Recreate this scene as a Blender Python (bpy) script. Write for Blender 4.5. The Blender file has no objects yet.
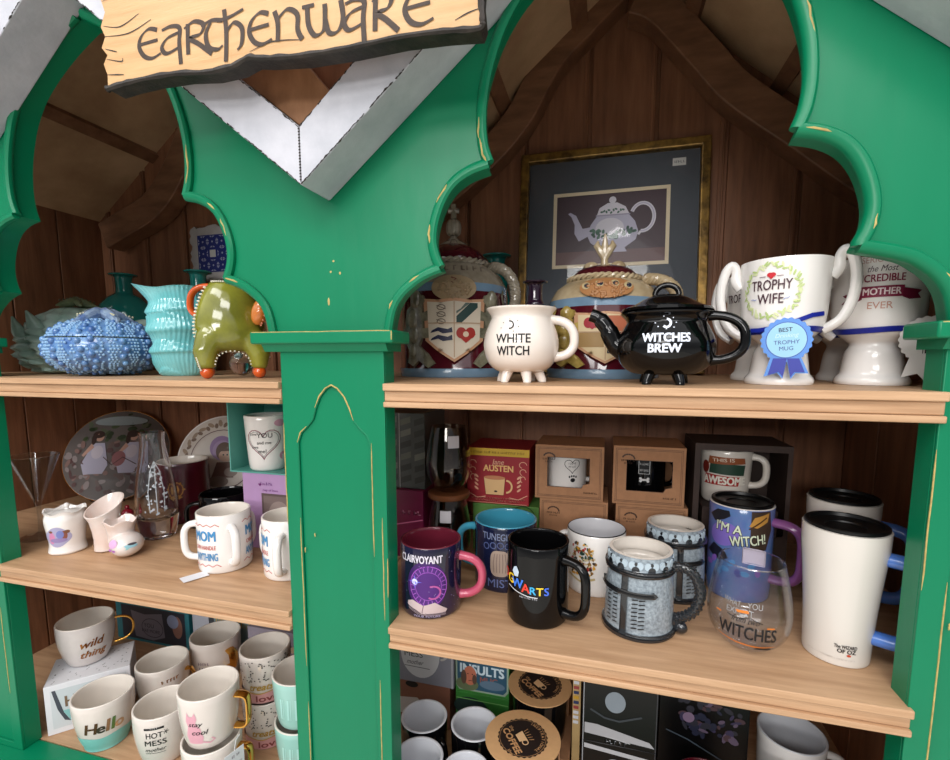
import bpy, bmesh, math, random
from mathutils import Vector, Matrix
from mathutils.geometry import tessellate_polygon
random.seed(7)
PI = math.pi; TAU = 2*PI
S = bpy.context.scene
COL = S.collection

# ---------------------------------------------------------------- camera, world, lights, exposure
cam = bpy.data.cameras.new('camera'); camo = bpy.data.objects.new('camera', cam); COL.objects.link(camo)
cam.sensor_width = 36; cam.lens = 473/950*36; cam.shift_x = -0.0021; cam.shift_y = 0.0326
cam.clip_start = .01
cx_ = Vector((.9660, .2587, 0)); cz_ = Vector((.2571, -.9599, .1114)); cy_ = cz_.cross(cx_).normalized(); cx_ = cy_.cross(cz_).normalized()
M4 = Matrix((cx_, cy_, cz_.normalized())).transposed().to_4x4(); M4.translation = Vector((0, -.5, 1.5))
camo.matrix_world = M4
S.camera = camo
w = bpy.data.worlds.new('store'); S.world = w; w.use_nodes = True
w.node_tree.nodes['Background'].inputs[0].default_value = (.95, .97, 1, 1)
w.node_tree.nodes['Background'].inputs[1].default_value = 1.12
_nt = w.node_tree; _tc = _nt.nodes.new('ShaderNodeTexCoord'); _sp = _nt.nodes.new('ShaderNodeSeparateXYZ'); _rp = _nt.nodes.new('ShaderNodeValToRGB'); _mp = _nt.nodes.new('ShaderNodeMapRange')
_mp.inputs['From Min'].default_value = -1; _nt.links.new(_tc.outputs['Generated'], _sp.inputs[0]); _nt.links.new(_sp.outputs[2], _mp.inputs[0]); _nt.links.new(_mp.outputs[0], _rp.inputs[0])
_e = _rp.color_ramp.elements; _e[0].position = 0; _e[0].color = (.62, .60, .56, 1); _e[1].position = 1; _e[1].color = (1, 1, 1, 1)
for _p, _c in ((.40, (.50, .49, .48)), (.52, (.24, .24, .25)), (.62, (.34, .35, .37)), (.72, (.95, .96, 1.0))):
    _k = _e.new(_p); _k.color = _c+(1,)
_nt.links.new(_rp.outputs[0], _nt.nodes['Background'].inputs[0])
def area(name, loc, target, sx, sy, power, col=(1, .96, .9)):
    l = bpy.data.lights.new(name, 'AREA'); l.shape = 'RECTANGLE'; l.size = sx; l.size_y = sy; l.energy = power; l.color = col
    o = bpy.data.objects.new(name, l); COL.objects.link(o); o.location = loc
    o.rotation_euler = (Vector(target)-Vector(loc)).to_track_quat('-Z', 'Y').to_euler(); return o
area('ceiling_lamp', (-.95, -.95, 2.75), (-.6, .1, 1.4), 1.2, .3, 8, (1, .98, .96))
area('ceiling_lamp', (.35, -1.5, 2.8), (0, .1, 1.3), 1.2, .3, 11, (1, .98, .96))
area('ceiling_lamp', (-.4, -2.6, 2.7), (-.2, .1, 1.2), 1.4, .4, 18, (1, .98, .96))
area('interior_fill_light', (-.5, -5.2, 2.5), (-.2, .2, 1.6), 2.4, .6, 75, (1, .98, .95))  # added fill light, far and low, brightens the cabinet interior
S.view_settings.view_transform = 'Standard'; S.view_settings.look = 'None'; S.view_settings.gamma = 1
S.view_settings.exposure = 0.16; S.view_settings.use_curve_mapping = False

# ---------------------------------------------------------------- materials
def srgb(r, g, b):
    f = lambda c: ((c/255+.055)/1.055)**2.4 if c > 10 else c/255/12.92
    return (f(r), f(g), f(b), 1)
_m = {}
def mat(key, col=(200, 200, 200), rough=.3, metal=0, noise=0, nscale=30, bump=0, bscale=60, coat=0, trans=0, col2=None, stretch=None, ior=1.45, spec=.5):
    if key in _m: return _m[key]
    m = bpy.data.materials.new(key); m.use_nodes = True; nt = m.node_tree; b = nt.nodes['Principled BSDF']
    c = srgb(*col)
    b.inputs['Base Color'].default_value = c; b.inputs['Roughness'].default_value = rough; b.inputs['Metallic'].default_value = metal
    b.inputs['Coat Weight'].default_value = coat; b.inputs['Coat Roughness'].default_value = .06
    b.inputs['Transmission Weight'].default_value = trans; b.inputs['IOR'].default_value = ior
    b.inputs['Specular IOR Level'].default_value = spec
    tc = nt.nodes.new('ShaderNodeTexCoord'); mp = nt.nodes.new('ShaderNodeMapping')
    nt.links.new(tc.outputs['Object'], mp.inputs[0])
    if stretch: mp.inputs['Scale'].default_value = stretch
    if noise or col2:
        n = nt.nodes.new('ShaderNodeTexNoise'); n.inputs['Scale'].default_value = nscale; n.inputs['Detail'].default_value = 6
        n.inputs['Roughness'].default_value = .6
        r = nt.nodes.new('ShaderNodeValToRGB'); r.color_ramp.elements[0].position = .33; r.color_ramp.elements[1].position = .67
        c2 = srgb(*col2) if col2 else tuple(x*(1-noise) for x in c[:3])+(1,)
        r.color_ramp.elements[0].color = c2; r.color_ramp.elements[1].color = c
        nt.links.new(mp.outputs[0], n.inputs['Vector']); nt.links.new(n.outputs[0], r.inputs[0]); nt.links.new(r.outputs[0], b.inputs['Base Color'])
    if bump:
        n2 = nt.nodes.new('ShaderNodeTexNoise'); n2.inputs['Scale'].default_value = bscale; n2.inputs['Detail'].default_value = 4
        bp = nt.nodes.new('ShaderNodeBump'); bp.inputs['Strength'].default_value = bump; bp.inputs['Distance'].default_value = .002
        nt.links.new(mp.outputs[0], n2.inputs['Vector']); nt.links.new(n2.outputs[0], bp.inputs['Height']); nt.links.new(bp.outputs[0], b.inputs['Normal'])
    _m[key] = m; return m
def glass(key, col=(250, 252, 255), rough=.0, tint=1):
    return mat(key, col, rough, trans=1, ior=1.45)
def ink(c, rough=.45): return mat('ink_%d_%d_%d' % c, c, rough)
green = mat('green_paint', (0, 121, 82), .36, spec=.4, noise=.10, nscale=9, bump=.25, bscale=35, stretch=(1, 1, .35))
wear = mat('worn_gold_edge', (196, 172, 104), .6, noise=.35, nscale=120)
shelfw = mat('pine_shelf', (200, 162, 126), .5, col2=(172, 134, 100), nscale=9, stretch=(.9, 9, 22), bump=.15, bscale=25)
backw = mat('walnut_board', (156, 106, 76), .5, col2=(118, 78, 55), nscale=7, stretch=(9, 9, .9), bump=.2, bscale=20)
roofw = mat('walnut_roof', (216, 182, 142), .6, col2=(172, 138, 104), nscale=6, stretch=(1, 1, 1), bump=.1)
beamw = mat('beam_wood', (146, 104, 76), .5, col2=(110, 76, 54), nscale=6, stretch=(2, 5, 8))
white_t = mat('white_wash_timber', (196, 196, 203), .5, col2=(160, 163, 171), nscale=10, bump=.6, bscale=45)
signw = mat('sign_pine', (208, 168, 120), .42, col2=(188, 144, 94), nscale=5, stretch=(1, 1, 14), bump=.15)
burnt = mat('burnt_edge', (52, 44, 38), .6, col2=(22, 18, 15), nscale=60, bump=.6, bscale=160)
darkink = mat('burnt_letter', (62, 46, 36), .6, noise=.4, nscale=200)
wcer = mat('white_ceramic', (236, 232, 228), .12, coat=.4)
ccer = mat('cream_ceramic', (226, 218, 208), .14, coat=.4)
bcer = mat('black_ceramic', (7, 7, 8), .06, spec=.42)
gold = mat('gold_foil', (226, 170, 84), .16, metal=1)
clear = glass('clear_glass')
kraft = mat('kraft_board', (176, 128, 92), .75, noise=.14, nscale=90)
card = mat('white_card', (222, 222, 226), .6)

# ---------------------------------------------------------------- mesh builder
def lerp(a, b, t): return a+(b-a)*t
def smooth_path(p, n=6):
    p = [Vector(q) for q in p]; out = []
    for i in range(len(p)-1):
        a = p[max(i-1, 0)]; b = p[i]; c = p[i+1]; d = p[min(i+2, len(p)-1)]
        for k in range(n):
            t = k/n
            out.append(.5*((2*b)+(c-a)*t+(2*a-5*b+4*c-d)*t*t+(3*b-a-3*c+d)*t**3))
    out.append(p[-1]); return out
def tri2d(outer, L=.004, holes=()):
    loops = [[Vector((x, y, 0)) for x, y in outer]]+[[Vector((x, y, 0)) for x, y in h] for h in holes]
    flat = [v for l in loops for v in l]
    tris = tessellate_polygon(loops)
    return refine([(v.x, v.y) for v in flat], [tuple(t) for t in tris], L)
def refine(vs, fs, L):
    if L is None: return vs, fs
    bm = bmesh.new(); bv = [bm.verts.new((x, y, 0)) for x, y in vs]
    for f in fs:
        if len(set(f)) < 3: continue
        try: bm.faces.new([bv[i] for i in f])
        except ValueError: pass
    bmesh.ops.triangulate(bm, faces=bm.faces[:])
    for _ in range(5):
        e = [e for e in bm.edges if e.calc_length() > L]
        if not e: break
        bmesh.ops.subdivide_edges(bm, edges=e, cuts=1)
        bmesh.ops.triangulate(bm, faces=[f for f in bm.faces if len(f.verts) > 3])
    bm.verts.ensure_lookup_table(); bm.verts.index_update()
    r = [(v.co.x, v.co.y) for v in bm.verts], [tuple(v.index for v in f.verts) for f in bm.faces]
    bm.free(); return r
_tx = {}
def text2d(s, bold=0, L=None, sp=1.0):
    k = (s, bold, sp)
    if k not in _tx:
        c = bpy.data.curves.new('t', 'FONT'); c.body = s; c.size = 1; c.resolution_u = 3; c.offset = bold; c.space_character = sp
        o = bpy.data.objects.new('t', c); COL.objects.link(o)
        me = bpy.data.meshes.new_from_object(o.evaluated_get(bpy.context.evaluated_depsgraph_get()))
        vs = [(v.co.x, v.co.y) for v in me.vertices]; fs = [tuple(p.vertices) for p in me.polygons]
        bpy.data.objects.remove(o); bpy.data.curves.remove(c); bpy.data.meshes.remove(me)
        x0 = min(v[0] for v in vs); x1 = max(v[0] for v in vs)
        _tx[k] = ([(x-(x0+x1)/2, y) for x, y in vs], fs, x1-x0)
    return _tx[k]
class MB:
    def __init__(s): s.v = []; s.f = []; s.m = []
    def add(s, vs, fs, mi=0):
        n = len(s.v); s.v += [tuple(v) for v in vs]
        for i, f in enumerate(fs):
            s.f.append(tuple(n+k for k in f)); s.m.append(mi[i] if isinstance(mi, list) else mi)
        return s
    def lathe(s, prof, seg=48, mi=0, fn=None, c=(0, 0, 0), sx=1, sy=1):
        # prof: list of (r, z); closed at the ends when r == 0
        vs = []; fs = []; ms = []; n = len(prof)
        for (r, z) in prof:
            for k in range(seg):
                a = TAU*k/seg; rr, zz = fn(a, r, z) if fn else (r, z)
                vs.append((c[0]+sx*rr*math.sin(a), c[1]-sy*rr*math.cos(a), c[2]+zz))
        for i in range(n-1):
            for k in range(seg):
                a, b = i*seg+k, i*seg+(k+1) % seg
                fs.append((a, b, b+seg, a+seg)); ms.append(mi[i] if isinstance(mi, (list, tuple)) else mi)
        s.add(vs, fs, ms); return s
    def box(s, x0, x1, y0, y1, z0, z1, mi=0):
        v = [(x, y, z) for x in (x0, x1) for y in (y0, y1) for z in (z0, z1)]
        return s.add(v, [(0, 1, 3, 2), (4, 6, 7, 5), (0, 4, 5, 1), (2, 3, 7, 6), (0, 2, 6, 4), (1, 5, 7, 3)], mi)
    def tube(s, pts, r, seg=10, mi=0, rb=None, binv=None, caps=True, closed=False):
        pts = [Vector(p) for p in pts]; n = len(pts); vs = []; fs = []
        R = r if isinstance(r, (list, tuple)) else [r]*n
        RB = R if rb is None else (rb if isinstance(rb, (list, tuple)) else [rb]*n)
        nv = None
        for i, p in enumerate(pts):
            if closed: t = pts[(i+1) % n]-pts[i-1]
            else: t = pts[min(i+1, n-1)]-pts[max(i-1, 0)]
            if t.length < 1e-9: t = Vector((0, 0, 1))
            t.normalize()
            if binv is not None: b = Vector(binv); nn = t.cross(b); 
            else:
                if nv is None: nv = t.orthogonal()
                nn = nv-t*nv.dot(t)
                if nn.length < 1e-6: nn = t.orthogonal()
                nv = nn.normalized()
            nn = nn.normalized(); b = t.cross(nn).normalized()
            for k in range(seg):
                a = TAU*k/seg; vs.append(p+nn*(R[i]*math.cos(a))+b*(RB[i]*math.sin(a)))
        m = n if closed else n-1
        for i in range(m):
            for k in range(seg):
                a = i*seg+k; b_ = i*seg+(k+1) % seg; j = ((i+1) % n)*seg
                fs.append((a, b_, j+(k+1) % seg, j+k))
        if caps and not closed:
            fs.append(tuple(range(seg))[::-1]); fs.append(tuple((n-1)*seg+k for k in range(seg)))
        return s.add(vs, fs, mi)
    def ball(s, c, r, seg=16, rings=8, mi=0, rot=None):
        if not isinstance(r, (tuple, list)): r = (r, r, r)
        vs = []; fs = []
        for i in range(rings+1):
            t = PI*i/rings
            for k in range(seg):
                a = TAU*k/seg; v = Vector((r[0]*math.sin(t)*math.cos(a), r[1]*math.sin(t)*math.sin(a), -r[2]*math.cos(t)))
                if rot is not None: v = rot @ v
                vs.append(Vector(c)+v)
        for i in range(rings):
            for k in range(seg):
                a = i*seg+k; b = i*seg+(k+1) % seg; fs.append((a, b, b+seg, a+seg))
        return s.add(vs, fs, mi)
    def prism(s, outer, d0, d1, holes=(), mi=0, mp=None, side=None):
        # polygon in (u, v) extruded d0..d1 ; mp(u, v, d) -> xyz ; default XZ plane with depth along Y
        mp = mp or (lambda u, v, d: (u, d, v))
        loops = [list(outer)]+[list(h) for h in holes]
        tris = tessellate_polygon([[Vector((x, y, 0)) for x, y in l] for l in loops]) if holes else [tuple(range(len(outer)))]
        flat = [p for l in loops for p in l]; n = len(flat)
        vs = [mp(x, y, d0) for x, y in flat]+[mp(x, y, d1) for x, y in flat]
        fs = [tuple(t) for t in tris]+[tuple(n+i for i in t)[::-1] for t in tris]; ms = [mi]*len(fs)
        o = 0
        for l in loops:
            k = len(l)
            for i in range(k): fs.append((o+i, o+(i+1) % k, n+o+(i+1) % k, n+o+i)); ms.append(mi if side is None else side)
            o += k
        return s.add(vs, fs, ms)
    def build(s, name, mats, parent=None, bevel=0, sharp=38, loc=None):
        me = bpy.data.meshes.new(name); me.from_pydata(s.v, [], s.f)
        for m in (mats if isinstance(mats, (list, tuple)) else [mats]): me.materials.append(m)
        bm = bmesh.new(); bm.from_mesh(me)
        for f, mi in zip(bm.faces, s.m): f.material_index = mi; f.smooth = True
        bmesh.ops.remove_doubles(bm, verts=bm.verts, dist=1e-6)
        bmesh.ops.recalc_face_normals(bm, faces=bm.faces); bm.to_mesh(me); bm.free()
        me.set_sharp_from_angle(angle=math.radians(sharp))
        o = bpy.data.objects.new(name, me); COL.objects.link(o)
        if parent: o.parent = parent
        if loc: o.location = loc
        if bevel:
            b = o.modifiers.new('bevel', 'BEVEL'); b.width = bevel; b.segments = 2; b.limit_method = 'ANGLE'; b.angle_limit = math.radians(40)
        return o
# printed designs laid on a surface
class Dec:
    def __init__(s, surf, L=.004, e=.0004): s.sf = surf; s.L = L; s.e = e; s.mb = MB(); s.mats = []; s.lay = 0
    def _mi(s, c):
        m = ink(c) if isinstance(c, tuple) else c
        if m not in s.mats: s.mats.append(m)
        return s.mats.index(m)
    def put(s, vs, fs, c, h=None, skirt=None):
        s.lay += 1; e = s.e+min(s.lay, 10)*.00004+max(0, s.lay-10)*.000006 if h is None else h
        s.mb.add([s.sf(u, v, e) for u, v in vs], fs, s._mi(c))
    def poly(s, pts, c, h=None, holes=()):
        vs, fs = tri2d(pts, s.L, holes); s.put(vs, fs, c, h)
        if h:
            for l in [pts]+list(holes):
                n = len(l); a = [s.sf(u, v, h) for u, v in l]; b = [s.sf(u, v, -.001) for u, v in l]
                s.mb.add(a+b, [(i, (i+1) % n, n+(i+1) % n, n+i) for i in range(n)], s._mi(c))
        return s
    def ell(s, u, v, a, b, c, n=28, h=None, rot=0):
        ca, sa = math.cos(rot), math.sin(rot)
        return s.poly([(u+a*math.cos(TAU*k/n)*ca-b*math.sin(TAU*k/n)*sa, v+a*math.cos(TAU*k/n)*sa+b*math.sin(TAU*k/n)*ca) for k in range(n)], c, h)
    def rect(s, u0, u1, v0, v1, c, h=None): return s.poly([(u0, v0), (u1, v0), (u1, v1), (u0, v1)], c, h)
    def line(s, pts, w, c, closed=False):
        pts = [Vector((p[0], p[1])) for p in pts]; n = len(pts); W = w if isinstance(w, (list, tuple)) else [w]*n
        vs = []; fs = []
        for i, p in enumerate(pts):
            t = (pts[(i+1) % n]-pts[i-1]) if closed else (pts[min(i+1, n-1)]-pts[max(i-1, 0)])
            if t.length < 1e-9: t = Vector((1, 0))
            t.normalize(); nn = Vector((-t.y, t.x))*W[i]/2; vs += [tuple(p+nn), tuple(p-nn)]
        for i in range(n if closed else n-1):
            a = 2*i; b = 2*((i+1) % n); fs.append((a, a+1, b+1, b))
        vs, fs = refine(vs, fs, s.L*1.5 if s.L else None); s.put(vs, fs, c); return s
    def ring(s, u, v, a, b, w, c, a0=0, a1=TAU, n=32):
        full = abs(a1-a0-TAU) < 1e-6; k = n if full else n+1
        return s.line([(u+a*math.cos(a0+(a1-a0)*i/n), v+b*math.sin(a0+(a1-a0)*i/n)) for i in range(k)], w, c, closed=full)
    def text(s, t, u, v, h, c, w=None, bold=0, rot=0, shear=0, arc=0, sp=1.0):
        vs, fs, tw = text2d(t, 0, sp=sp); k = h/.72; kx = k if w is None else w/tw
        vs = [(x*kx+y*shear*k, y*k) for x, y in vs]
        if s.L: vs, fs = refine(vs, fs, s.L*1.3)
        if arc: vs = [(math.sin(x*arc)*(1/arc+y), (math.cos(x*arc)*(1/arc+y)-1/arc)) for x, y in vs]
        ca, sa = math.cos(rot), math.sin(rot)
        offs = [(0, 0)] if not bold else [(bold*k*a, bold*k*b) for a, b in ((-.7, -.5), (.7, -.5), (-.7, .5), (.7, .5), (0, 0))]
        for dx, dy in offs: s.put([(u+dx+x*ca-y*sa, v+dy+x*sa+y*ca) for x, y in vs], fs, c)
        return s
    def dashes(s, u0, u1, v, h, c, n=None, rot=0):
        # a line of print too small to read
        x = u0; rs = random.Random(int((u0+v)*99991)); vs = []; fs = []
        while x < u1:
            w_ = rs.uniform(.35, .8)*h
            for a, b, p, q in ((0, .25, 0, 1), (w_*.8/h, 1, .0, rs.choice([.3, .5, 1])) if 0 else (0, .28, 0, rs.choice([.6, 1])), (0, w_/h, rs.choice([0, .4, .8]), None)):
                y0 = p*h; y1 = q*h if q is not None else y0+.2*h; i = len(vs)
                vs += [(x+a*h, v+y0), (x+b*h, v+y0), (x+b*h, v+y1), (x+a*h, v+y1)]; fs.append((i, i+1, i+2, i+3))
            x += w_+.28*h
            if rs.random() < .18: x += .5*h
        if s.L: vs, fs = refine(vs, fs, s.L)
        s.put(vs, fs, c); return s
    def build(s, name, parent, loc=None): return s.mb.build(name, s.mats, parent, loc=loc)
def cyl(prof, phi=0):
    # surface of revolution from (r, z) list of the outside
    pr = sorted(prof, key=lambda p: p[1])
    def rad(z):
        if z <= pr[0][1]: return pr[0][0]
        for (r0, z0), (r1, z1) in zip(pr, pr[1:]):
            if z <= z1: return lerp(r0, r1, (z-z0)/max(z1-z0, 1e-9))
        return pr[-1][0]
    def f(u, v, e):
        r = rad(v); a = phi+u/max(r, .01); return ((r+e)*math.sin(a), -(r+e)*math.cos(a), v)
    return f
def plane(o, U, V):
    o = Vector(o); U = Vector(U).normalized(); V = Vector(V).normalized(); N = U.cross(V).normalized()
    return lambda u, v, e: o+U*u+V*v+N*e
# ---------------------------------------------------------------- things
def tag(o, label, cat, group=None):
    o['label'] = label; o['category'] = cat
    if group: o['group'] = group
    return o
def thing(name, label, cat, loc, rz=0, group=None):
    o = bpy.data.objects.new(name, None); COL.objects.link(o); o.location = loc; o.rotation_euler = (0, 0, rz); o.empty_display_size = .03
    return tag(o, label, cat, group)
def face(x, y): return math.atan2(-x, .5+y)
def dup(o, parent=None):
    c = o.copy(); COL.objects.link(c)
    if parent: c.parent = parent
    for ch in list(o.children): dup(ch, c)
    return c
Z1, Z2, Z3 = 1.471, 1.175, .85
# ---------------------------------------------------------------- setting
fl = MB(); fl.box(-3, 3, -4, 1.2, -.05, 0)
o = fl.build('floor', mat('store_floor', (222, 216, 206), .5, noise=.06, nscale=4)); o['kind'] = 'structure'
wl = MB(); wl.box(-3, 3, 1.0, 1.05, 0, 3)
o = wl.build('wall_back', mat('store_wall', (190, 184, 172), .8, noise=.05)); o['kind'] = 'structure'

# ---------------------------------------------------------------- the cabinet
PC = [-.986, -.314, .353]          # centres of the three pilasters
XL, XR, YB = -1.20, .395, .42
AC = [-1.003, -.3165, .353]; CC = [(-1.10, -.905), (-.4125, -.2265), (.2675, .45)]
cab = thing('display_cabinet', 'green painted gothic arched wooden display cabinet with pine shelves and walnut back', 'cabinet', (0, 0, 0))
ARC = [(.072, 1.529), (.078, 1.555), (.089, 1.572), (.107, 1.586), (.121, 1.593), (.136, 1.598), None, (.136, 1.598), (.130, 1.611), (.127, 1.628), (.130, 1.648),
       (.139, 1.670), (.152, 1.686), (.170, 1.696), (.190, 1.701), None, (.190, 1.701), (.184, 1.719), (.182, 1.745), (.185, 1.775), (.193, 1.805), (.206, 1.835), (.228, 1.865), (.26, 1.892), (.295, 1.915), (.333, 1.935)]
segs = [[]]
for p in ARC:
    if p is None: segs.append([])
    else: segs[-1].append(p)
SM = [[(q.x, q.y) for q in smooth_path([(a, b, 0) for a, b in sg], 4)] for sg in segs]
CONT = SM[0]+SM[1][1:]+SM[2][1:]
for i, c in enumerate(AC):
    CT = [(w_-(.014*min(1, (1.599-z)/.012) if z < 1.599 else 0), z) for w_, z in CONT] if i == 2 else CONT
    l = [(c-w_, z) for w_, z in CT]; r = [(c+w_, z) for w_, z in CONT]
    if i == 0: l = [(c-.12, 1.529), (c-.12, 2.12)]
    if i == 2: r = [(c+.075, 1.529), (c+.075, 2.12)]
    top = ([] if i == 0 else [(c-.333, 2.12)])+([] if i == 2 else [])
    xr_ = (c+AC[i+1])/2 if i < 2 else 0; xl_ = (c+AC[i-1])/2 if i > 0 else 0
    poly = r+([(xr_, 1.935), (xr_, 2.12)] if i != 2 else [])+([(xl_, 2.12), (xl_, 1.935)] if i != 0 else [])+l[::-1]
    mb = MB(); mb.prism(poly, 0.004, .036)
    ap = mb.build('arch_panel', green, cab)
    for sd in (-1, 1):
        if (i == 0 and sd < 0) or (i == 2 and sd > 0): continue
        mb = MB()
        for sg in ([[(w_-(.014*min(1, (1.599-z)/.012) if z < 1.599 else 0), z) for w_, z in g] for g in SM] if i == 2 else SM):
            mb.tube([(c+sd*(w_+.0045), .003, z) for w_, z in sg], .0055, 10, rb=.0065)
            n = len(sg)
            for _ in range(1 if n < 20 else 2):
                a = random.randint(0, n-5); b = min(n-1, a+random.randint(2, 5))
                mb.tube([(c+sd*(w_+.0015+.002*random.random()), -.0022-.0004*random.random(), z) for w_, z in sg[a:b+1]], [.0003]+[.0008+.0005*random.random() for _ in range(b-a-1)]+[.0003], 6, mi=1)
        mb.build('arch_moulding', [green, wear], ap)
# chips in the middle arch panel
mb = MB()
for x, z, h in ((-.316, 1.566, .011), (-.312, 1.60, .003), (-.30, 1.598, .004), (-.308, 1.612, .003)):
    mb.ball((x, .0042, z), (.0017, .0004, h/2), 8, 6)
o = mb.build('paint_chip', wear, cab); o['kind'] = 'stuff'
# pilasters
OG = [(.050, .86), (.050, 1.396), (.045, 1.409), (.036, 1.417), (.028, 1.426), (.0235, 1.440), (.017, 1.454), (.008, 1.464), (0, 1.468)]
for c in PC:
    hw = .069
    og = [(c+a, b) for a, b in OG]+[(c-a, b) for a, b in OG[::-1][1:]]
    mb = MB(); mb.box(c-hw, c+hw, .0035, .028, Z3, 1.512)
    mb.prism([(c-hw, Z3), (c+hw, Z3), (c+hw, 1.512), (c-hw, 1.512)], 0, .0036, holes=[og])
    pl = mb.build('pilaster', green, cab, bevel=.0012)
    mb = MB(); mb.tube([(x, .0015, z) for x, z in og], .0016, 8, closed=True); 
    def chip(pts, r=.0007):
        mb.tube([(x, 0-.0002, z) for x, z in pts], [r*.3]+[r]*(len(pts)-2)+[r*.3], 6, mi=1)
    chip([(c+a, b) for a, b in OG[4:]]+[(c-a, b) for a, b in OG[::-1][1:4]], .0010)
    chip([(c-a, b) for a, b in OG[1:4]], .0009)
    for x, za, zb in ((c-.050, .88, 1.05), (c-.050, 1.10, 1.30), (c+.051, 1.26, 1.40), (c+.063, 1.18, 1.31), (c+.055, .95, 1.1), (c+.0685, 1.21, 1.26), (c-.0685, 1.29, 1.42), (c-.045, 1.255, 1.262), (c-.03, 1.277, 1.282)):
        n = 8; chip([(x+random.uniform(-.0003, .0003), lerp(za, zb, k/n)) for k in range(n+1)], .0007)
    mb.build('panel_moulding', [green, wear], pl)
    mb = MB(); ca, cb = CC[PC.index(c)]; mb.box(ca, cb, -.016, .034, 1.5165, 1.531)
    cp = mb.build('capital', green, cab, bevel=.002)
    mb = MB(); mb.prism([(-.016+.006, 1.5165), (-.004, 1.5075), (.032, 1.5075), (.032, 1.5165)], ca+.011, cb-.011, mp=lambda u, v, d: (d, u, v)); mb.build('capital_cove', green, cp)
    mb = MB(); mb.tube([(ca+.003+(cb-ca-.006)*k/12, -.0155, 1.5302+random.uniform(-.0003, .0003)) for k in range(13)], .0005, 6)
    mb.tube([(cb-.001, -.0155, 1.52+.01*k/3) for k in range(4)], .0007, 6); o = mb.build('worn_edge', wear, cp); o['kind'] = 'stuff'
# shelves
def shelf(x0, x1, z, lo, hi):
    # front edge lies between the pilasters, the rest runs behind them
    def sl(ya, za, zb, name=None):
        pts = [(x0, ya), (x1, ya), (x1, .0295), (hi, .0295), (hi, YB), (lo, YB), (lo, .0295), (x0, .0295)]
        return pts, za, zb
    mb = MB()
    for ya, za, zb in ((-.006, z-.0085, z), (-.001, z-.021, z-.0085), (-.005, z-.0275, z-.021)):
        pts, a, b = sl(ya, za, zb); mb.prism(pts, a, b, mp=lambda u, v, d: (u, v, d))
    return mb.build('shelf', shelfw, cab, bevel=.0012)
for z in (Z1, Z2):
    shelf(PC[0]+.066, PC[1]-.0695, z, XL, PC[1]-.002)
    shelf(PC[1]+.0695, PC[2]-.066, z, PC[1]+.002, XR)
mb = MB(); mb.box(XL, XR, .026, YB, Z3-.02, Z3); mb.build('bottom_shelf', shelfw, cab)
mb = MB(); mb.box(XL, XR+.03, -.05, .026, .70, Z3-.0005); mb.build('bottom_rail', green, cab, bevel=.003)
mb = MB(); mb.box(XL, XR+.03, -.02, YB, .001, .70); mb.build('base', green, cab, bevel=.003)
# back boards, side boards
mb = MB(); x = -.15-.113*10
while x < XR:
    a, b = max(x+.003, XL), min(x+.110, XR)
    if b > a: mb.box(a, b, YB, YB+.012, .83, 2.25)
    if a+.0 > XL: mb.box(max(x-.012, XL), max(x-.006, XL+.001), YB-.002, YB+.01, .83, 2.25)
    x += .113
mb.box(XL-.02, XR+.02, YB+.008, YB+.02, .60, 2.3); mb.build('back_panel', backw, cab, bevel=.001)
for xa, xb in ((XL-.015, XL), (XR, XR+.015)):
    mb = MB()
    for k in range(4):
        mb.box(xa, xb, .03+.098*k, .03+.098*(k+1)-.003, .83, 1.86)
    mb.box(xa+.004, xb-.004, .028, YB+.01, .83, 1.86)
    mb.build('side_panel', backw, cab, bevel=.001)
# gabled inner roof, battens, curved braces
def roof(xa, za, xb, zb):
    mb = MB(); mb.prism([(xa, za), (xb, zb), (xb, zb+.012), (xa, za+.012)], .042, YB+.01); r = mb.build('roof_panel', roofw, cab)
    for t in (.36, .74):
        x, z = lerp(xa, xb, t), lerp(za, zb, t); s = (zb-za)/(xb-xa); d = Vector((1, s)).normalized()*.012; n = Vector((s, -1)).normalized()*.012
        if n.y > 0: n = -n
        mb = MB(); mb.prism([(x-d.x, z-d.y), (x+d.x, z+d.y), (x+d.x+n.x, z+d.y+n.y), (x-d.x+n.x, z-d.y+n.y)], .045, YB-.002); mb.build('batten', beamw, r)
roof(XL, 1.83, -.70, 2.20); roof(-.314, 1.87, -.70, 2.20); roof(-.314, 1.85, .03, 2.13); roof(XR, 1.83, .03, 2.13)
def brace(low, wd):
    low = [(a*1.045, 1.5+(b-1.5)*1.045) for a, b in low]
    pts = smooth_path([(a, b, 0) for a, b in low], 6); up = []
    for i, p in enumerate(pts):
        t = (pts[min(i+1, len(pts)-1)]-pts[max(i-1, 0)]).normalized(); n = Vector((-t.y, t.x, 0))
        if n.y < 0: n = -n
        up.append(p+n*wd)
    mb = MB(); mb.prism([(p.x, p.y) for p in pts]+[(p.x, p.y) for p in up[::-1]], .372, .414); return mb.build('brace', beamw, cab, bevel=.002)
brace([(.02, 2.035), (.055, 2.015), (.114, 1.946), (.166, 1.885), (.264, 1.805), (.345, 1.739), (.393, 1.712)], .05)
brace([(.02, 2.06), (-.028, 2.02), (-.083, 1.970), (-.133, 1.889), (-.203, 1.821), (-.31, 1.745)], .05)
brace([(-.70, 2.08), (-.78, 1.985), (-.861, 1.865), (-.93, 1.80), (-1.036, 1.757), (-1.075, 1.742)], .06)
brace([(-.70, 2.08), (-.62, 1.985), (-.54, 1.88), (-.47, 1.80), (-.33, 1.735)], .06)
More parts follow.
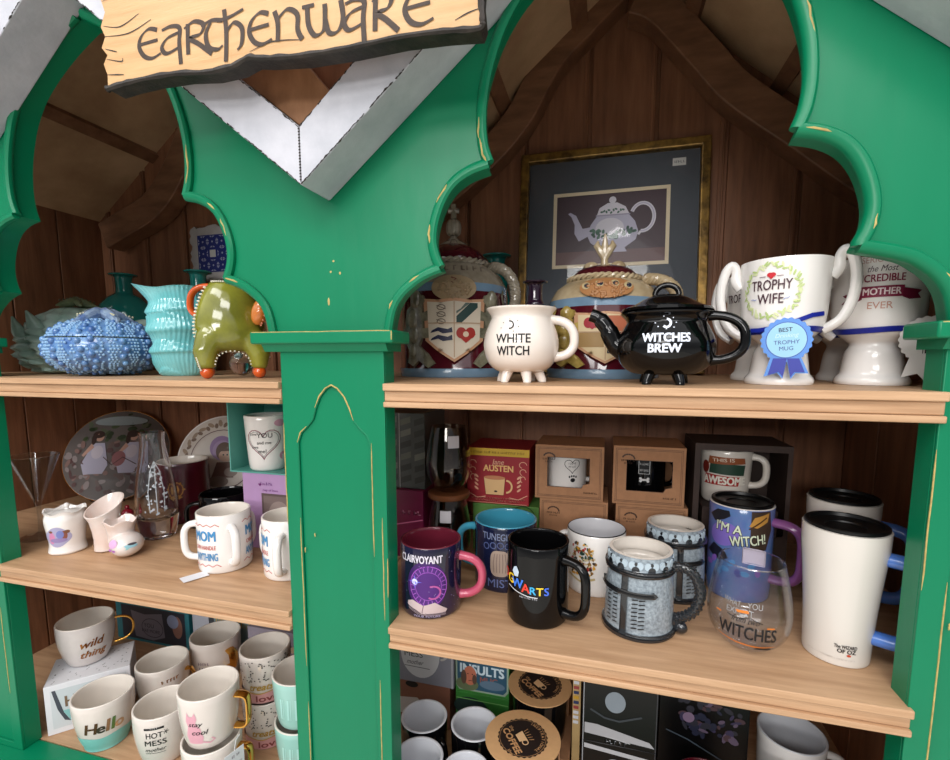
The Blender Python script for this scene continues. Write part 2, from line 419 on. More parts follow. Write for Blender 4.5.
# white barge boards meeting in a V over each pilaster, with weathered edges
for i, c in enumerate(PC):
    c += .004
    for sd in (-1, 1):
        if i == 2 and sd > 0: L_ = .09
        elif i == 0 and sd < 0: L_ = .12
        else: L_ = .332
        s = .80; A = (c+sd*.0004, 1.679); 
        mb = MB(); mb.prism([A, (A[0]+sd*L_, 1.679+s*L_), (A[0]+sd*L_, 1.737+s*L_), (A[0], 1.737)], -.050, .0035)
        bb = mb.build('barge_board', white_t, cab, bevel=.001)
        mb = MB(); n = 60
        for z0 in (1.679, 1.737):
            t = 0
            while t < 1:
                dt = random.uniform(.004, .02)
                if random.random() < .75:
                    mb.tube([(A[0]+sd*L_*min(t+dt*k/2, 1), -.0502, z0+s*L_*min(t+dt*k/2, 1)+(.0009 if z0 < 1.7 else -.0009)+random.uniform(-.0007, .0007)) for k in range(3)], [.0003, random.uniform(.0004, .0011), .0003], 5)
                t += dt
        for k in range(18): mb.ball((c+sd*.0006, -.0502, 1.684+.053*k/18), (.0006, .0004, .001), 5, 4)
        if sd > 0:
            for q in (.03, .06, .066, .13, .17): mb.ball((A[0]+L_*q*1.6, -.056+.03, 1.6826+s*L_*q*1.6), (.003, .006, .0012), 8, 5, rot=Matrix.Rotation(-math.atan(s), 3, 'Y'))
        o = mb.build('weathered_edge', burnt, bb); o['kind'] = 'stuff'
    mb = MB(); W = .30 if i == 1 else .085
    mb.prism([(c, 1.734), (c+W, 1.734+.8*W), (c+W, 2.1), (c-W, 2.1), (c-W, 1.734+.8*W)], -.016, .0035)
    vb = mb.build('valley_board', backw, cab)
    mb = MB(); mb.prism([(c-.09, 1.809), (c-.004, 1.741), (c+.028, 1.773), (c-.03, 1.84)], -.03, -.0165); mb.build('valley_plank', mat('tan_plank', (170, 124, 88), .5, col2=(140, 98, 66), nscale=6, stretch=(8, 1, 3)), vb, bevel=.001)

# ---------------------------------------------------------------- hanging sign
sg = thing('wooden_sign', 'rustic pine plank sign carved EARTHENWARE with burnt edges, above the middle pilaster', 'sign', (-.305, -.086, 1.77))
bot = [(-.513, 1.781), (-.49, 1.783), (-.46, 1.784), (-.42, 1.783), (-.385, 1.779), (-.355, 1.780), (-.337, 1.785), (-.32, 1.782), (-.28, 1.778), (-.23, 1.777), (-.18, 1.778), (-.14, 1.776), (-.109, 1.773)]
rgt = [(-.106, 1.78), (-.108, 1.80), (-.105, 1.83), (-.109, 1.87), (-.107, 1.925)]
tp = [(-.2, 1.93), (-.3, 1.925), (-.4, 1.932), (-.508, 1.928)]
lf = [(-.512, 1.90), (-.508, 1.885), (-.514, 1.87), (-.509, 1.855), (-.516, 1.842), (-.511, 1.832), (-.517, 1.822), (-.510, 1.814), (-.516, 1.806), (-.512, 1.795)]
outl = [(x+.305, z-1.77) for x, z in bot+rgt+tp+lf]
mb = MB(); mb.prism(outl, 0, .019, side=1); mb.build('plank', [signw, burnt], sg)
mb = MB(); nb = len(bot)
P = [(x, -.0005, z) for x, z in outl[:nb+2]]
P2 = smooth_path(P, 4)
mb.tube(P2, [random.uniform(.0022, .0036) for _ in P2], 7); RIM = mb
D = Dec(plane((0, 0, 0), (1, 0, 0), (0, 0, 1)), L=None, e=.0003)
PX = [(100, -.514), (140, -.468), (250, -.335), (305, -.274), (345, -.234), (430, -.153), (490, -.10)]
def sx(p):
    for (a, x), (b, y) in zip(PX, PX[1:]):
        if p <= b: return lerp(x, y, (p-a)/(b-a))
    return PX[-1][1]
LET = {
 'E': [[(.85, .95), (.5, 1.02), (.15, .8), (.02, .45), (.2, .1), (.55, -.02), (.95, .12)], [(.05, .5), (.5, .56), (.85, .6)]],
 'A': [[(.1, .9), (.5, 1.0), (.85, .9), (.8, .4), (.82, -.35)], [(.8, .75), (.3, .6), (.05, .3), (.25, .08), (.8, .25)]],
 'R': [[(.15, 1.0), (.12, .5), (.1, -.05)], [(0, .85), (.4, 1.05), (.75, .9), (.6, .6), (.2, .5), (.55, .25), (1.0, -.12)]],
 'T': [[(0, .85), (.5, 1.0), (1.0, .95)], [(.45, .95), (.2, .55), (.3, .12), (.7, .0), (.95, .12)]],
 'H': [[(.1, 1.3), (.14, .6), (.1, 0), (.05, -.45)], [(-.25, .95), (.3, 1.02), (.95, 1.22)], [(.15, .55), (.5, .82), (.85, .6), (.8, .1), (.6, -.1)]],
 'N': [[(.05, 1.0), (.15, .6), (.12, 0)], [(.13, .7), (.5, 1.0), (.85, .8), (.85, .3), (1.0, -.02)]],
 'W': [[(0, 1.0), (.02, .4), (.2, .05), (.45, .2), (.5, .7), (.5, 1.0)], [(.5, .5), (.6, .08), (.85, .1), (1.0, .5), (.95, 1.05)], [(-.15, .98), (.2, 1.02)]],
}
for ch, a, b in (('E', 140, 164), ('A', 163, 187), ('R', 188, 214), ('T', 205, 226), ('H', 226, 247), ('E', 250, 274), ('N', 275, 302), ('W', 308, 344), ('A', 344, 370), ('R', 374, 400), ('E', 406, 436)):
    xa, xb = sx(a), sx(b); hh = .0265
    for st in LET[ch]:
        pts = [(xa+(xb-xa)*q.x+.305, 1.8035-.0185*((xa+(xb-xa)*q.x+.468)/.315)-1.77+hh*q.y) for q in smooth_path([(u, v, 0) for u, v in st], 5)]
        n = len(pts); wd = []
        for k in range(n):
            d = Vector(pts[min(k+1, n-1)])-Vector(pts[max(k-1, 0)]); an = math.atan2(d.y, d.x)
            wd.append(.0016+.0036*abs(math.sin(an-.5)))
        D.line(pts, wd, darkink)
for st in ([(-.36, 1.86), (-.352, 1.848), (-.345, 1.862)], [(-.345, 1.862), (-.338, 1.846), (-.33, 1.85)], [(-.24, 1.862), (-.236, 1.846), (-.228, 1.848)]):
    D.line([(x+.305, z-1.77) for x, z in st], .0025, darkink)
D.build('carved_lettering', sg)
D = Dec(plane((0, 0, 0), (1, 0, 0), (0, 0, 1)), L=None, e=.0003)
for pts in ([(-.512, 1.842), (-.49, 1.838), (-.465, 1.846)], [(-.513, 1.832), (-.48, 1.83), (-.45, 1.838)], [(-.512, 1.82), (-.497, 1.815)], [(-.511, 1.81), (-.492, 1.805), (-.49, 1.808)], [(-.512, 1.795), (-.49, 1.792)],
            [(-.105, 1.789), (-.118, 1.787), (-.13, 1.783)], [(-.335, 1.79), (-.31, 1.795), (-.28, 1.792)], [(-.511, 1.865), (-.49, 1.868), (-.46, 1.86)]):
    q = smooth_path([(x+.305, z-1.77, 0) for x, z in pts], 5); D.line([(a.x, a.y) for a in q], [.0012*(1-.7*abs(2*k/len(q)-1)) for k in range(len(q))], burnt)
n0 = len(RIM.v); RIM.add(D.mb.v, D.mb.f); RIM.build('burnt_rim', burnt, sg)

Z1 += .0004; Z2 += .0004; Z3 += .0004
# ---------------------------------------------------------------- shared builders for the wares
def thin_glass(key, tint=(255, 255, 255), k=1.0):
    if key in _m: return _m[key]
    m = bpy.data.materials.new(key); m.use_nodes = True; nt = m.node_tree; nt.nodes.clear()
    out = nt.nodes.new('ShaderNodeOutputMaterial'); mx = nt.nodes.new('ShaderNodeMixShader'); tr = nt.nodes.new('ShaderNodeBsdfTransparent')
    gl = nt.nodes.new('ShaderNodeBsdfGlossy'); fr = nt.nodes.new('ShaderNodeLayerWeight'); pw_ = nt.nodes.new('ShaderNodeMath'); pw_.operation = 'POWER'; pw_.inputs[1].default_value = 3.5; mu = nt.nodes.new('ShaderNodeMath'); mu.operation = 'MULTIPLY_ADD'
    gl.inputs['Roughness'].default_value = .03; fr.inputs[0].default_value = .5; mu.inputs[1].default_value = .8*k; mu.inputs[2].default_value = .035*k; mu.use_clamp = True
    tr.inputs[0].default_value = srgb(*tint)
    nt.links.new(fr.outputs['Facing'], pw_.inputs[0]); nt.links.new(pw_.outputs[0], mu.inputs[0]); nt.links.new(mu.outputs[0], mx.inputs[0]); nt.links.new(tr.outputs[0], mx.inputs[1]); nt.links.new(gl.outputs[0], mx.inputs[2]); nt.links.new(mx.outputs[0], out.inputs[0])
    _m[key] = m; return m
tglass = thin_glass('thin_glass', (244, 246, 248), 1.3)
def hpath(phi, r0, z0, r1, z1, reach, pw=.62, n=18, drop=0):
    pts = []
    for k in range(n+1):
        t = PI*k/n; c = math.cos(t); s = math.sin(t)
        z = (z0+z1)/2+(z1-z0)/2*math.copysign(abs(c)**pw, c)
        base = lerp(r1, r0, k/n); r = base+reach*abs(s)**pw*(1-drop*k/n)
        pts.append((r*math.sin(phi), -r*math.cos(phi), z))
    return pts
def add_handle(root, m, prof, phi=PI/2, z0=.02, z1=.07, reach=.03, w=.0065, t=.004, pw=.62, name='handle', drop=0):
    sf = cyl(prof); ra = lambda z: (Vector(sf(0, z, 0)).xy).length
    mb = MB(); pts = hpath(phi, ra(z0)-.0025, z0, ra(z1)-.0025, z1, reach, pw, drop=drop); n = len(pts)
    R = [t*(1.25 if k in (0, n-1) else 1) for k in range(n)]
    mb.tube(pts, R, 14, rb=[w*(1.2 if k in (0, n-1) else 1) for k in range(n)], binv=(math.cos(phi), math.sin(phi), 0))
    return mb.build(name, m, root)
def mug(name, label, x, y, z, R, H, out, inn=None, rim=None, rb=1.0, belly=0, t=.0033, rz=None, cat='mug', group=None, prof=None):
    root = thing(name, label, cat, (x, y, z), face(x, y) if rz is None else rz, group)
    inn = inn or out; rim = rim or inn
    if prof is None:
        prof = []
        for k in range(9):
            q = k/8; r = R*lerp(rb, 1, q**.8)+belly*math.sin(PI*q)
            prof.append((r, .004+(H-.005)*q))
    o = [(0, .001), (prof[0][0]*.82, .001), (prof[0][0]*.86, 0), (prof[0][0]-.002, .0005)]+prof
    top = prof[-1]; i = [(top[0]-.0006, H-.0001), (top[0]-t*.5, H+.0002), (top[0]-t+.0004, H-.0003)]
    inner = [(max(r-t, .001), zz) for r, zz in prof[::-1] if zz > .008][0:]
    allp = o+i+inner+[(max(prof[0][0]-t-.004, .001), .0045), (0, .004)]
    mi = [0]*(len(o)-1)+[2]*3+[1]*(len(allp)-len(o)-3)
    mb = MB(); mb.lathe(allp, 56, mi); mb.build('body', [out, inn, rim], root, sharp=50)
    return root, prof
def price_tag(root, loc, w=.018, h=.022, rot=(0, 0, 0), c=None, name='price_tag'):
    mb = MB(); mb.box(-w/2, w/2, -.0003, .0003, -h/2, h/2); o = mb.build(name, c or card, root); o.location = loc; o.rotation_euler = rot; return o
K = (20, 18, 20); W_ = (238, 236, 232)

# ================================================================ TOP SHELF, LEFT BAY
# blue sea urchin box
ux, uy = -.806, .11
r = thing('sea_urchin_jar', 'blue glazed sea urchin shaped lidded jar covered in bumps, starfish on its lid', 'jar', (ux, uy, Z1), face(ux, uy))
blue_gl = mat('blue_glaze', (118, 162, 206), .16, noise=.35, nscale=40, coat=.5, col2=(58, 96, 158))
blue_lt = mat('light_blue_glaze', (150, 190, 226), .15, noise=.15, nscale=60, coat=.5)
UR, UH, UZ = .079, .043, .0435
def usurf(a, q, e=0):   # q -1..1 latitude
    t = q*PI/2; rr = (UR*math.cos(t)**.75+e) if abs(q) < 1 else 0; zz = UZ+(UH if q < 0 else UH*1.12)*math.sin(t)
    return Vector((rr*math.sin(a), -rr*math.cos(a), max(zz, .0006)))
def uhalf(q0, q1, name, seed):
    mb = MB(); random.seed(seed); pr = []
    for k in range(13):
        q = lerp(q0, q1, k/12); v = usurf(0, min(max(q, -.985), .985)); pr.append((abs(v.y), v.z))
    mb.lathe([(0, pr[0][1])]+pr+[(0, pr[-1][1])], 60, fn=lambda a, r_, z_: (r_*(1-.03*max(0, math.cos(5*a*2))**30), z_))
    bigs = []
    for band in range(10):
        for j, q in enumerate([q0+.10+.17*i for i in range(12)]):
            if q > min(q1-.05, .72): break
            for off in ((-.11, .11) if band % 2 else (0,)):
                a = TAU*(band+.5)/10+off+(.03 if j % 2 else -.03); qq = q+(.06 if off > 0 else 0); p = usurf(a, min(qq, q1-.03), .0); rad = .0052*(.55+.45*math.cos(q*PI/2))
                if p.z < rad+.001: continue
                mb.ball(p, rad, 10, 6); bigs.append((p, rad+.0022))
    q = q0+.02
    while q < q1-.01:
        rr = (usurf(0, q).xy).length; n = max(6, int(TAU*rr/.0048)); ofs = random.random()
        for k in range(n):
            a = TAU*(k+ofs)/n; m_ = (a % (TAU/10)); dm = min(m_, TAU/10-m_)*rr
            if dm < .0030: continue
            p = usurf(a, q, -.0002)
            if p.z < .003 or any((p-b_).length < r_+.0004 for b_, r_ in bigs): continue
            mb.ball(p, random.uniform(.0017, .0024), 6, 4, mi=1)
        q += .0046/(PI/2*math.hypot(UR*math.sin(abs(q)*PI/2), UH*math.cos(q*PI/2))+1e-4)
    return mb.build(name, [blue_gl, blue_lt], r)
uhalf(-.97, .22, 'body', 3); uhalf(.25, .97, 'lid', 4)
mb = MB(); sz = UZ+UH*1.12
for k in range(5):
    a = TAU*k/5+.35; pts = [(t*math.sin(a+.15*math.sin(t*60)), -t*math.cos(a+.15*math.sin(t*60)), sz+.0085-.25*t+.004*math.sin(t*100)) for t in (0, .012, .026, .040, .052)]
    mb.tube(pts, [.0105, .0105, .0085, .006, .002], 9)
    for j in range(9):
        t = .004+.0045*j; mb.ball((t*math.sin(a), -t*math.cos(a), sz+.0175-.29*t), .0017, 6, 4, mi=1)
mb.build('starfish_knob', [mat('navy_glaze', (54, 84, 142), .15, noise=.4, nscale=60, coat=.5, col2=(170, 190, 206)), mat('cream_dot', (204, 200, 170), .3)], r)
# spiky seafoam shell behind it
sx_, sy_ = -.975, .190
r = thing('conch_shell_jar', 'grey green glazed spiny seashell jar behind the blue sea urchin jar', 'jar', (sx_, sy_, Z1), face(sx_, sy_))
seaf = mat('seafoam_glaze', (212, 236, 224), .16, nscale=35, coat=.4, col2=(164, 198, 184))
mb = MB()
pr = [(0, .001), (.045, .001), (.058, .008), (.068, .02), (.072, .035), (.068, .05), (.060, .064), (.048, .078), (.034, .088), (.018, .094), (0, .096)]
prf = [(q.x, q.y*1.30) for q in smooth_path([(a, b, 0) for a, b in pr], 4)]
def ruf(a, r_, z_): return (r_*(1+.07*math.sin(14*a+z_*120)*min(1, r_/.03)+.05*math.sin(z_*430)), max(z_, .0006))
mb.lathe(prf, 112, fn=ruf, sx=1.25)
random.seed(5)
for k in range(46):
    a = -1.9+3.8*random.random(); z_ = random.uniform(.01, .075); rr = cyl(pr[1:-1])(0, z_, 0)[1]*-1
    c = Vector((1.25*rr*math.sin(a), -rr*math.cos(a), z_)); d = Vector((math.sin(a), -math.cos(a), .35)).normalized()
    mb.tube([c-d*.004, c+d*.003, c+d*.009], [.005, .0032, .0006], 7)
mb.build('body', seaf, r, sharp=60)
mb = MB()
mb.tube([(-.050, -.02, .062), (-.060, -.024, .088), (-.070, -.03, .112)], [.022, .013, .0015], 12)
mb.build('spine', seaf, r); mb = MB()
mb.tube([(-.070, -.01, .05), (-.084, -.01, .078), (-.090, -.01, .102)], [.016, .010, .0015], 10)
mb.build('spine', seaf, r); mb = MB()
mb.tube([(.070, -.004, .080), (.105, .010, .098), (.140, .02, .102)], [.018, .011, .002], 10); mb.build('spine', seaf, r)
mb = MB()
for k in range(5):
    a = TAU*k/5+.2; mb.tube([(t*math.sin(a), -t*math.cos(a), .136-.32*t) for t in (0, .012, .024, .034)], [.008, .0075, .005, .0012], 8)
    for j in range(5): mb.ball((.006*(j+.5)*math.sin(a), -.006*(j+.5)*math.cos(a), .143-.33*.006*j), .0018, 6, 4, mi=1)
mb.build('starfish_knob', [mat('olive_glaze', (138, 150, 112), .15, noise=.4, nscale=60, coat=.5), mat('olive_dark', (80, 84, 56), .3)], r)
# teal bottles
teal = mat('teal_bottle_glass', (36, 134, 126), .12, coat=.5, noise=.15, nscale=8)
bp = [(0, .0), (.030, .0), (.036, .004), (.046, .03), (.052, .07), (.051, .105), (.044, .128), (.030, .146), (.018, .154), (.0145, .160), (.0145, .182), (.017, .188), (.024, .190), (.024, .193), (.016, .194), (.0125, .188), (.0125, .16), (0, .155)]
def bottle(label, x, y, k=1.0, name='glass_bottle', m=teal, kr=1):
    r = thing(name, label, 'bottle', (x, y, Z1), 0)
    q = [(a.x*k*(kr if a.y < .14 else lerp(kr, 1, min(1, (a.y-.14)/.018))), a.y*k) for a in smooth_path([(a, b, 0) for a, b in bp[1:15]], 3)]
    mb = MB(); mb.lathe([(0, 0)]+q+[(.0125*k, .188*k), (.0125*k, .16*k), (0, .155*k)], 40); mb.build('body', m, r); return r
bottle('round shouldered teal bottle with a flared lip behind the blue sea urchin jar', -1.035, .335, 1.10)
bottle('teal bottle, only its flared lip showing beside the blue and white tile', -.862, .365, 1.12, kr=.6)
bottle('teal bottle, only its lip showing behind the maroon jar with a domed lid', -.2, .385, 1.13, kr=.5)
bottle('dark purple bottle with a flared lip, showing above the white witch mug', -.095, .165, .69, m=mat('purple_bottle', (38, 20, 38), .12, coat=.5), kr=.42)
# tile
r = thing('patterned_tile', 'white plaque with a blue quilt star pattern on the back boards', 'tile', (-.862, .4150, 1.735), 0)
random.seed(11); n = 60; pts = []
for k in range(n):
    t = 4*k/n; s_ = int(t); f = t-s_; j = random.uniform(0, .007)
    a, b = [(lerp(-.056, .056, f), -.056-j), (.056+j, lerp(-.056, .056, f)), (lerp(.056, -.056, f), .056+j), (-.056-j, lerp(.056, -.056, f))][s_]
    pts.append((a, b))
mb = MB(); mb.prism(pts, -.004, .002); mb.build('plaque', mat('plaque_white', (190, 186, 184), .6, noise=.15, nscale=60), r)
D = Dec(plane((0, -.004, 0), (1, 0, 0), (0, 0, 1)), L=None)
nv = (26, 42, 118); lt = (176, 180, 200); q = .026
D.rect(-.041, .041, -.041, .041, nv)
for i in range(3):
    for j in range(3):
        cx, cy = (i-1)*q, (j-1)*q
        if i == 1 and j == 1: D.rect(cx-.008, cx+.008, cy-.008, cy+.008, (206, 204, 200)); continue
        for k in range(4):
            a = TAU*k/4
            for s_ in (-1, 1):
                p = [(.009, s_*.0015), (.0125, s_*.0075), (.0125, s_*.001)]
                D.poly([(cx+u*math.cos(a)-v*math.sin(a), cy+u*math.sin(a)+v*math.cos(a)) for u, v in p], lt)
        D.ell(cx, cy, .0022, .0022, lt, 8)
D.build('star_pattern', r)
# aqua ruffled vase
ax, ay = -.672, .135
r = thing('ruffled_vase', 'pale aqua ruffled seashell vase between the sea urchin jar and the olive pot', 'vase', (ax, ay, Z1), face(ax, ay))
aqua = mat('aqua_glaze', (132, 204, 208), .1, coat=.7, noise=.12, nscale=12, col2=(88, 172, 176))
pr = [(.030, 0), (.036, .006), (.042, .02), (.044, .034), (.047, .040), (.043, .052), (.046, .066), (.050, .074), (.046, .086), (.046, .098), (.048, .104), (.042, .116), (.041, .128), (.043, .136), (.045, .139)]
ps = [(q.x, q.y) for q in smooth_path([(a, b, 0) for a, b in pr], 5)]
def vr(a, r_, z_):
    f = math.sin(a*44+math.sin(z_*60+a)*3.0)
    lip = max(0, (z_-.12)/.02); g = max(0, math.cos(a+PI/2))**6
    return (r_*(1+.014*f+.055*((z_*22+.25*math.sin(a*2)) % 1-.5)+.03*math.sin(3*a+z_*55))+lip*g*.020, z_+.004*math.sin(a*2+1)*z_/.14+lip*g*.009)
mb = MB(); mb.lathe([(0, .0005), (.028, .0005)]+ps+[(.041, .138), (.038, .12), (.038, .01), (0, .008)], 160, fn=vr, sy=.8); mb.build('body', aqua, r, sharp=60)
# glass dish under the creature
r = thing('glass_dish', 'small clear glass ball ornament behind the feet of the olive pot', 'ornament', (-.575, .155, Z1), 0)
mb = MB(); mb.ball((0, 0, .019), .019, 24, 14); mb.build('body', clear, r)
mb = MB(); mb.ball((0, -.006, .031), .006, 14, 8); mb.build('knob', mat('pearl_bead', (170, 196, 190), .12, coat=.5), r)
# olive creature pot
cx, cy = -.520, .075
r = thing('olive_creature_pot', 'olive green ceramic creature pot with orange ball feet and beaded seams', 'pot', (cx, cy, Z1), face(cx, cy))
olive = mat('olive_glaze_bright', (150, 150, 52), .13, coat=.7, noise=.22, nscale=14, col2=(104, 106, 38))
orange = mat('orange_glaze', (214, 88, 28), .12, coat=.7, noise=.15, nscale=20)
mb = MB()
pr = [(0, .036), (.028, .038), (.041, .046), (.0465, .060), (.0465, .076), (.0425, .096), (.036, .115), (.029, .128), (.024, .133), (.023, .135), (0, .135)]
mb.lathe([(q.x, q.y) for q in smooth_path([(a, b, 0) for a, b in pr], 3)], 40, sy=.85)
for sx2, sy2 in ((-1, -1), (1, -1), (1, 1), (-1, 1)):
    mb.tube([(sx2*.014, sy2*.008, .080), (sx2*.026, sy2*.018, .055), (sx2*.034, sy2*.022, .035), (sx2*.033, sy2*.022, .0135)], [.018, .020, .016, .0105], 16)
b = mb.build('body', olive, r); md = b.modifiers.new('merge', 'REMESH'); md.mode = 'VOXEL'; md.voxel_size = .0022; md.use_smooth_shade = True
sm = b.modifiers.new('soft', 'SMOOTH'); sm.factor = .6; sm.iterations = 12
for sx2, sy2 in ((-1, -1), (1, -1), (1, 1), (-1, 1)):
    mb = MB(); mb.ball((sx2*.033, sy2*.022, .0088), .0088, 20, 12); mb.build('foot', orange, r)
pb = mat('pearl_bead_white', (214, 210, 190), .15, coat=.5)
mb = MB()
def body_r(z_): return cyl(pr[1:-1])(0, z_, 0)[1]*-1
for k in range(20):
    z_ = .034+.092*k/19; rr = body_r(z_)+.001; mb.ball((-rr*.97, -rr*.16, z_), (.0024, .0017, .0015), 8, 6)
mb.build('bead_seam', pb, r); mb = MB()
for k in range(12):
    z_ = .012+.03*k/11; mb.ball((-.044+.004*abs(k-6)/6, -.030, z_), .0014, 6, 5)
mb.build('bead_seam', pb, r); mb = MB()
for k in range(14):
    t = PI*k/13; mb.ball((.022*math.cos(t), -.0405+.004*abs(math.cos(t)), .020+.018*math.sin(t)), .0012, 6, 5)
mb.build('bead_seam', pb, r); mb = MB()
for k in range(18):
    t = -.9+1.8*k/17; mb.ball((.027*math.sin(t), -.027*.85*math.cos(t), .1335), .0014, 6, 5)
mb.build('bead_seam', pb, r); mb = MB()
for k in range(10): mb.ball((.0475-.002*abs(k-4), -.022, .018+.003*k), .0013, 6, 5)
mb.build('bead_seam', pb, r)
mb = MB(); mb.tube(hpath(-1.95, .038, .088, .026, .130, .022, .8), .0040, 12, rb=.007, binv=(math.cos(-1.95), math.sin(-1.95), 0)); mb.build('handle', orange, r)
mb = MB(); mb.ball((.038, -.038, .094), (.012, .016, .021), 24, 14, rot=Matrix.Rotation(.35, 3, 'Y')); ear = mb.build('ear_pad', mat('orange_pale_glaze', (216, 126, 56), .12, coat=.7, noise=.1, nscale=20), r)
mb = MB()
for k in range(18):
    t = TAU*k/18; p = Matrix.Rotation(.35, 3, 'Y') @ Vector((.004, .0165*math.cos(t), .0205*math.sin(t))); mb.ball((.038+p.x+.002, -.045+p.y*.9, .094+p.z), .0014, 6, 5)
mb.build('bead_rim', mat('pink_bead', (206, 130, 100), .2), ear)
mb = MB(); mb.tube([(0, 0, .129), (.002, 0, .138), (.006, 0, .148)], [.006, .004, .0025], 10); mb.build('stopper', mat('ochre_glaze', (190, 176, 110), .2), r)

# ================================================================ TOP SHELF, RIGHT BAY
marn = mat('maroon_glaze', (78, 18, 30), .1, coat=.8, noise=.15, nscale=20)
cream = mat('cream_glaze', (196, 178, 146), .16, coat=.5, noise=.2, nscale=25, col2=(158, 136, 102))
steel = mat('grey_blue_glaze', (116, 144, 168), .2, coat=.4, noise=.2, nscale=30)
lionm = mat('grey_green_glaze', (146, 142, 120), .18, coat=.5, noise=.35, nscale=60, col2=(92, 90, 74))
goldm = mat('mustard_glaze', (190, 166, 92), .18, coat=.5, noise=.35, nscale=60, col2=(128, 106, 50))
LION = [(.35, 0), (.2, .05), (.25, .2), (.12, .33), (.1, .55), (.18, .75), (.3, .8), (.3, .93), (.42, 1.0), (.5, .95), (.6, .93), (.66, .85), (.58, .79), (.6, .7), (.85, .76), (.97, .7), (.9, .62), (.62, .59), (.6, .5), (.8, .51), (.93, .46), (.86, .38), (.57, .37), (.5, .27), (.7, .17), (.86, .04), (.72, -.02), (.5, .08)]
def castle_jar(label, x, y, R, zb, zs, zr, rr, zd, scale_f, lion, light, fleur, rot):
    r = thing('cookie_jar', label, 'jar', (x, y, Z1), face(x, y)+rot)
    pr = [(R*.985, 0), (R*.995, .002), (R, .013), (R*.985, .0145), (R*.985, zb), (R*.975, zb+.001), (R*.975, zb+.011), (R*.96, zb+.013), (R*.93, zb+.018), (R*.86, (zb+zs)/2+.01), (R*.72, zs), (rr+.004, zr)]
    mi = [0, 0]+[1, 1]+[1]+[2]*3+[3]*3
    full = [(0, .001), (R*.97, .0005)]+pr+[(rr*.8, zr), (0, zr)]
    mis = [0, 0, 0, 0, 1, 1, 1, 2, 2, 3, 3, 3, 3, 3, 3]
    mb = MB(); mb.lathe(full, 72, mis[:len(full)-1]); mb.build('body', [steel, marn, steel, light], r, sharp=50)
    mb = MB(); n = 60
    for st in range(2):
        mb.tube([((rr+.0035+.0022*math.cos(17*TAU*k/240+st*PI))*math.sin(TAU*k/240), -(rr+.0035+.0022*math.cos(17*TAU*k/240+st*PI))*math.cos(TAU*k/240), zr+.003+.0022*math.sin(17*TAU*k/240+st*PI)) for k in range(240)], .0026, 6, closed=True)
    mb.build('rope_ring', light, r)
    mb = MB(); dm = [(rr*math.cos(t)**.8 if t < PI/2 else 0, zr+.003+(zd-zr-.003)*math.sin(t)) for t in [PI/2*k/8 for k in range(9)]]
    mb.lathe([(0, zr+.001), (rr, zr+.001)]+dm, 48); lid = mb.build('lid', marn, r)
    mb = MB()
    if not fleur:
        for k in range(8):
            a = TAU*k/8; mb.tube([(t*math.sin(a), -t*math.cos(a), zd+.002-.55*t*t/.03*1.0) for t in (0, .01, .02, .028)], [.007, .007, .006, .002], 7)
        for zz, q in ((.006, .011), (.010, .006)): mb.ball((0, 0, zd+zz), (q, q, .005), 14, 8)
        for k in range(8): a = TAU*k/8; mb.ball((.0065*math.sin(a), -.0065*math.cos(a), zd+.026), (.0062, .0062, .0125), 10, 8)
        mb.ball((0, 0, zd+.042), (.004, .004, .005), 10, 8)
        mb.tube([(-.009, 0, zd+.052), (0, 0, zd+.053), (.009, 0, zd+.052)], .0042, 8); mb.tube([(0, 0, zd+.040), (0, 0, zd+.062)], .0045, 8)
    else:
        for s_ in (-1, 0, 1):
            mb.tube([(0, 0, zd+.012), (s_*.006, 0, zd+.022), (s_*.012, 0, zd+.030), (s_*.010, 0, zd+.036 if s_ else zd+.046)], [.006, .006, .005, .0015], 9)
        mb.ball((0, 0, zd+.018), (.010, .006, .004), 12, 8); mb.tube([(0, 0, zd-.002), (0, 0, zd+.014)], .0055, 10)
        for s_ in (-1, 1): mb.ball((s_*.019, -.004, zd-.002), (.011, .009, .008), 14, 8); mb.ball((s_*.019, -.012, zd-.002), (.005, .003, .0045), 10, 6)
        for k in range(4): a = -.6+.5*k; mb.ball((.012*math.sin(a)+.004, -.026, zd-.010+.005*math.cos(a*3)), (.0055, .0035, .004), 10, 6)
    mb.build('finial', light, lid)
    sf = cyl(pr)
    # supporters and shield in relief
    H_ = (zb-.014)
    D = Dec(sf, L=.006, e=.001)
    for s_ in (-1, 1):
        D.poly([(s_*(-R*1.00+u*R*.80), .016+v*H_*1.0) for u, v in LION], lion, h=.0055)
        for u, v, q in ((.45, .88, .17), (.38, .62, .2), (.40, .42, .18), (.36, .2, .15)):
            c = Vector(sf(s_*(-R*1.00+u*R*.80), .016+v*H_, .0045)); D.mb.ball(c, (q*R*.55, q*R*.35, q*H_*.7), 12, 8, mi=0)
        D.line([(s_*(-R*1.00+u*R*.8), .016+v*H_) for u, v in ((.15, .4), (-.08, .5), (-.1, .75), (.05, .95), (-.02, 1.03))], .006, lion)
        for k in range(7):
            D.line([(s_*(-R*1.00+(.2+.05*k)*R*.8), .016+(.35+.07*k)*H_), (s_*(-R*1.00+(.34+.05*k)*R*.8), .016+(.33+.07*k)*H_)], .0012, (74, 66, 52))
    D.build('lion_relief', r)
    D = Dec(sf, L=.006, e=.001)
    hw = R*.50; t_ = .016+H_*.88; m_ = .016+H_*.34; b_ = .016+H_*.06
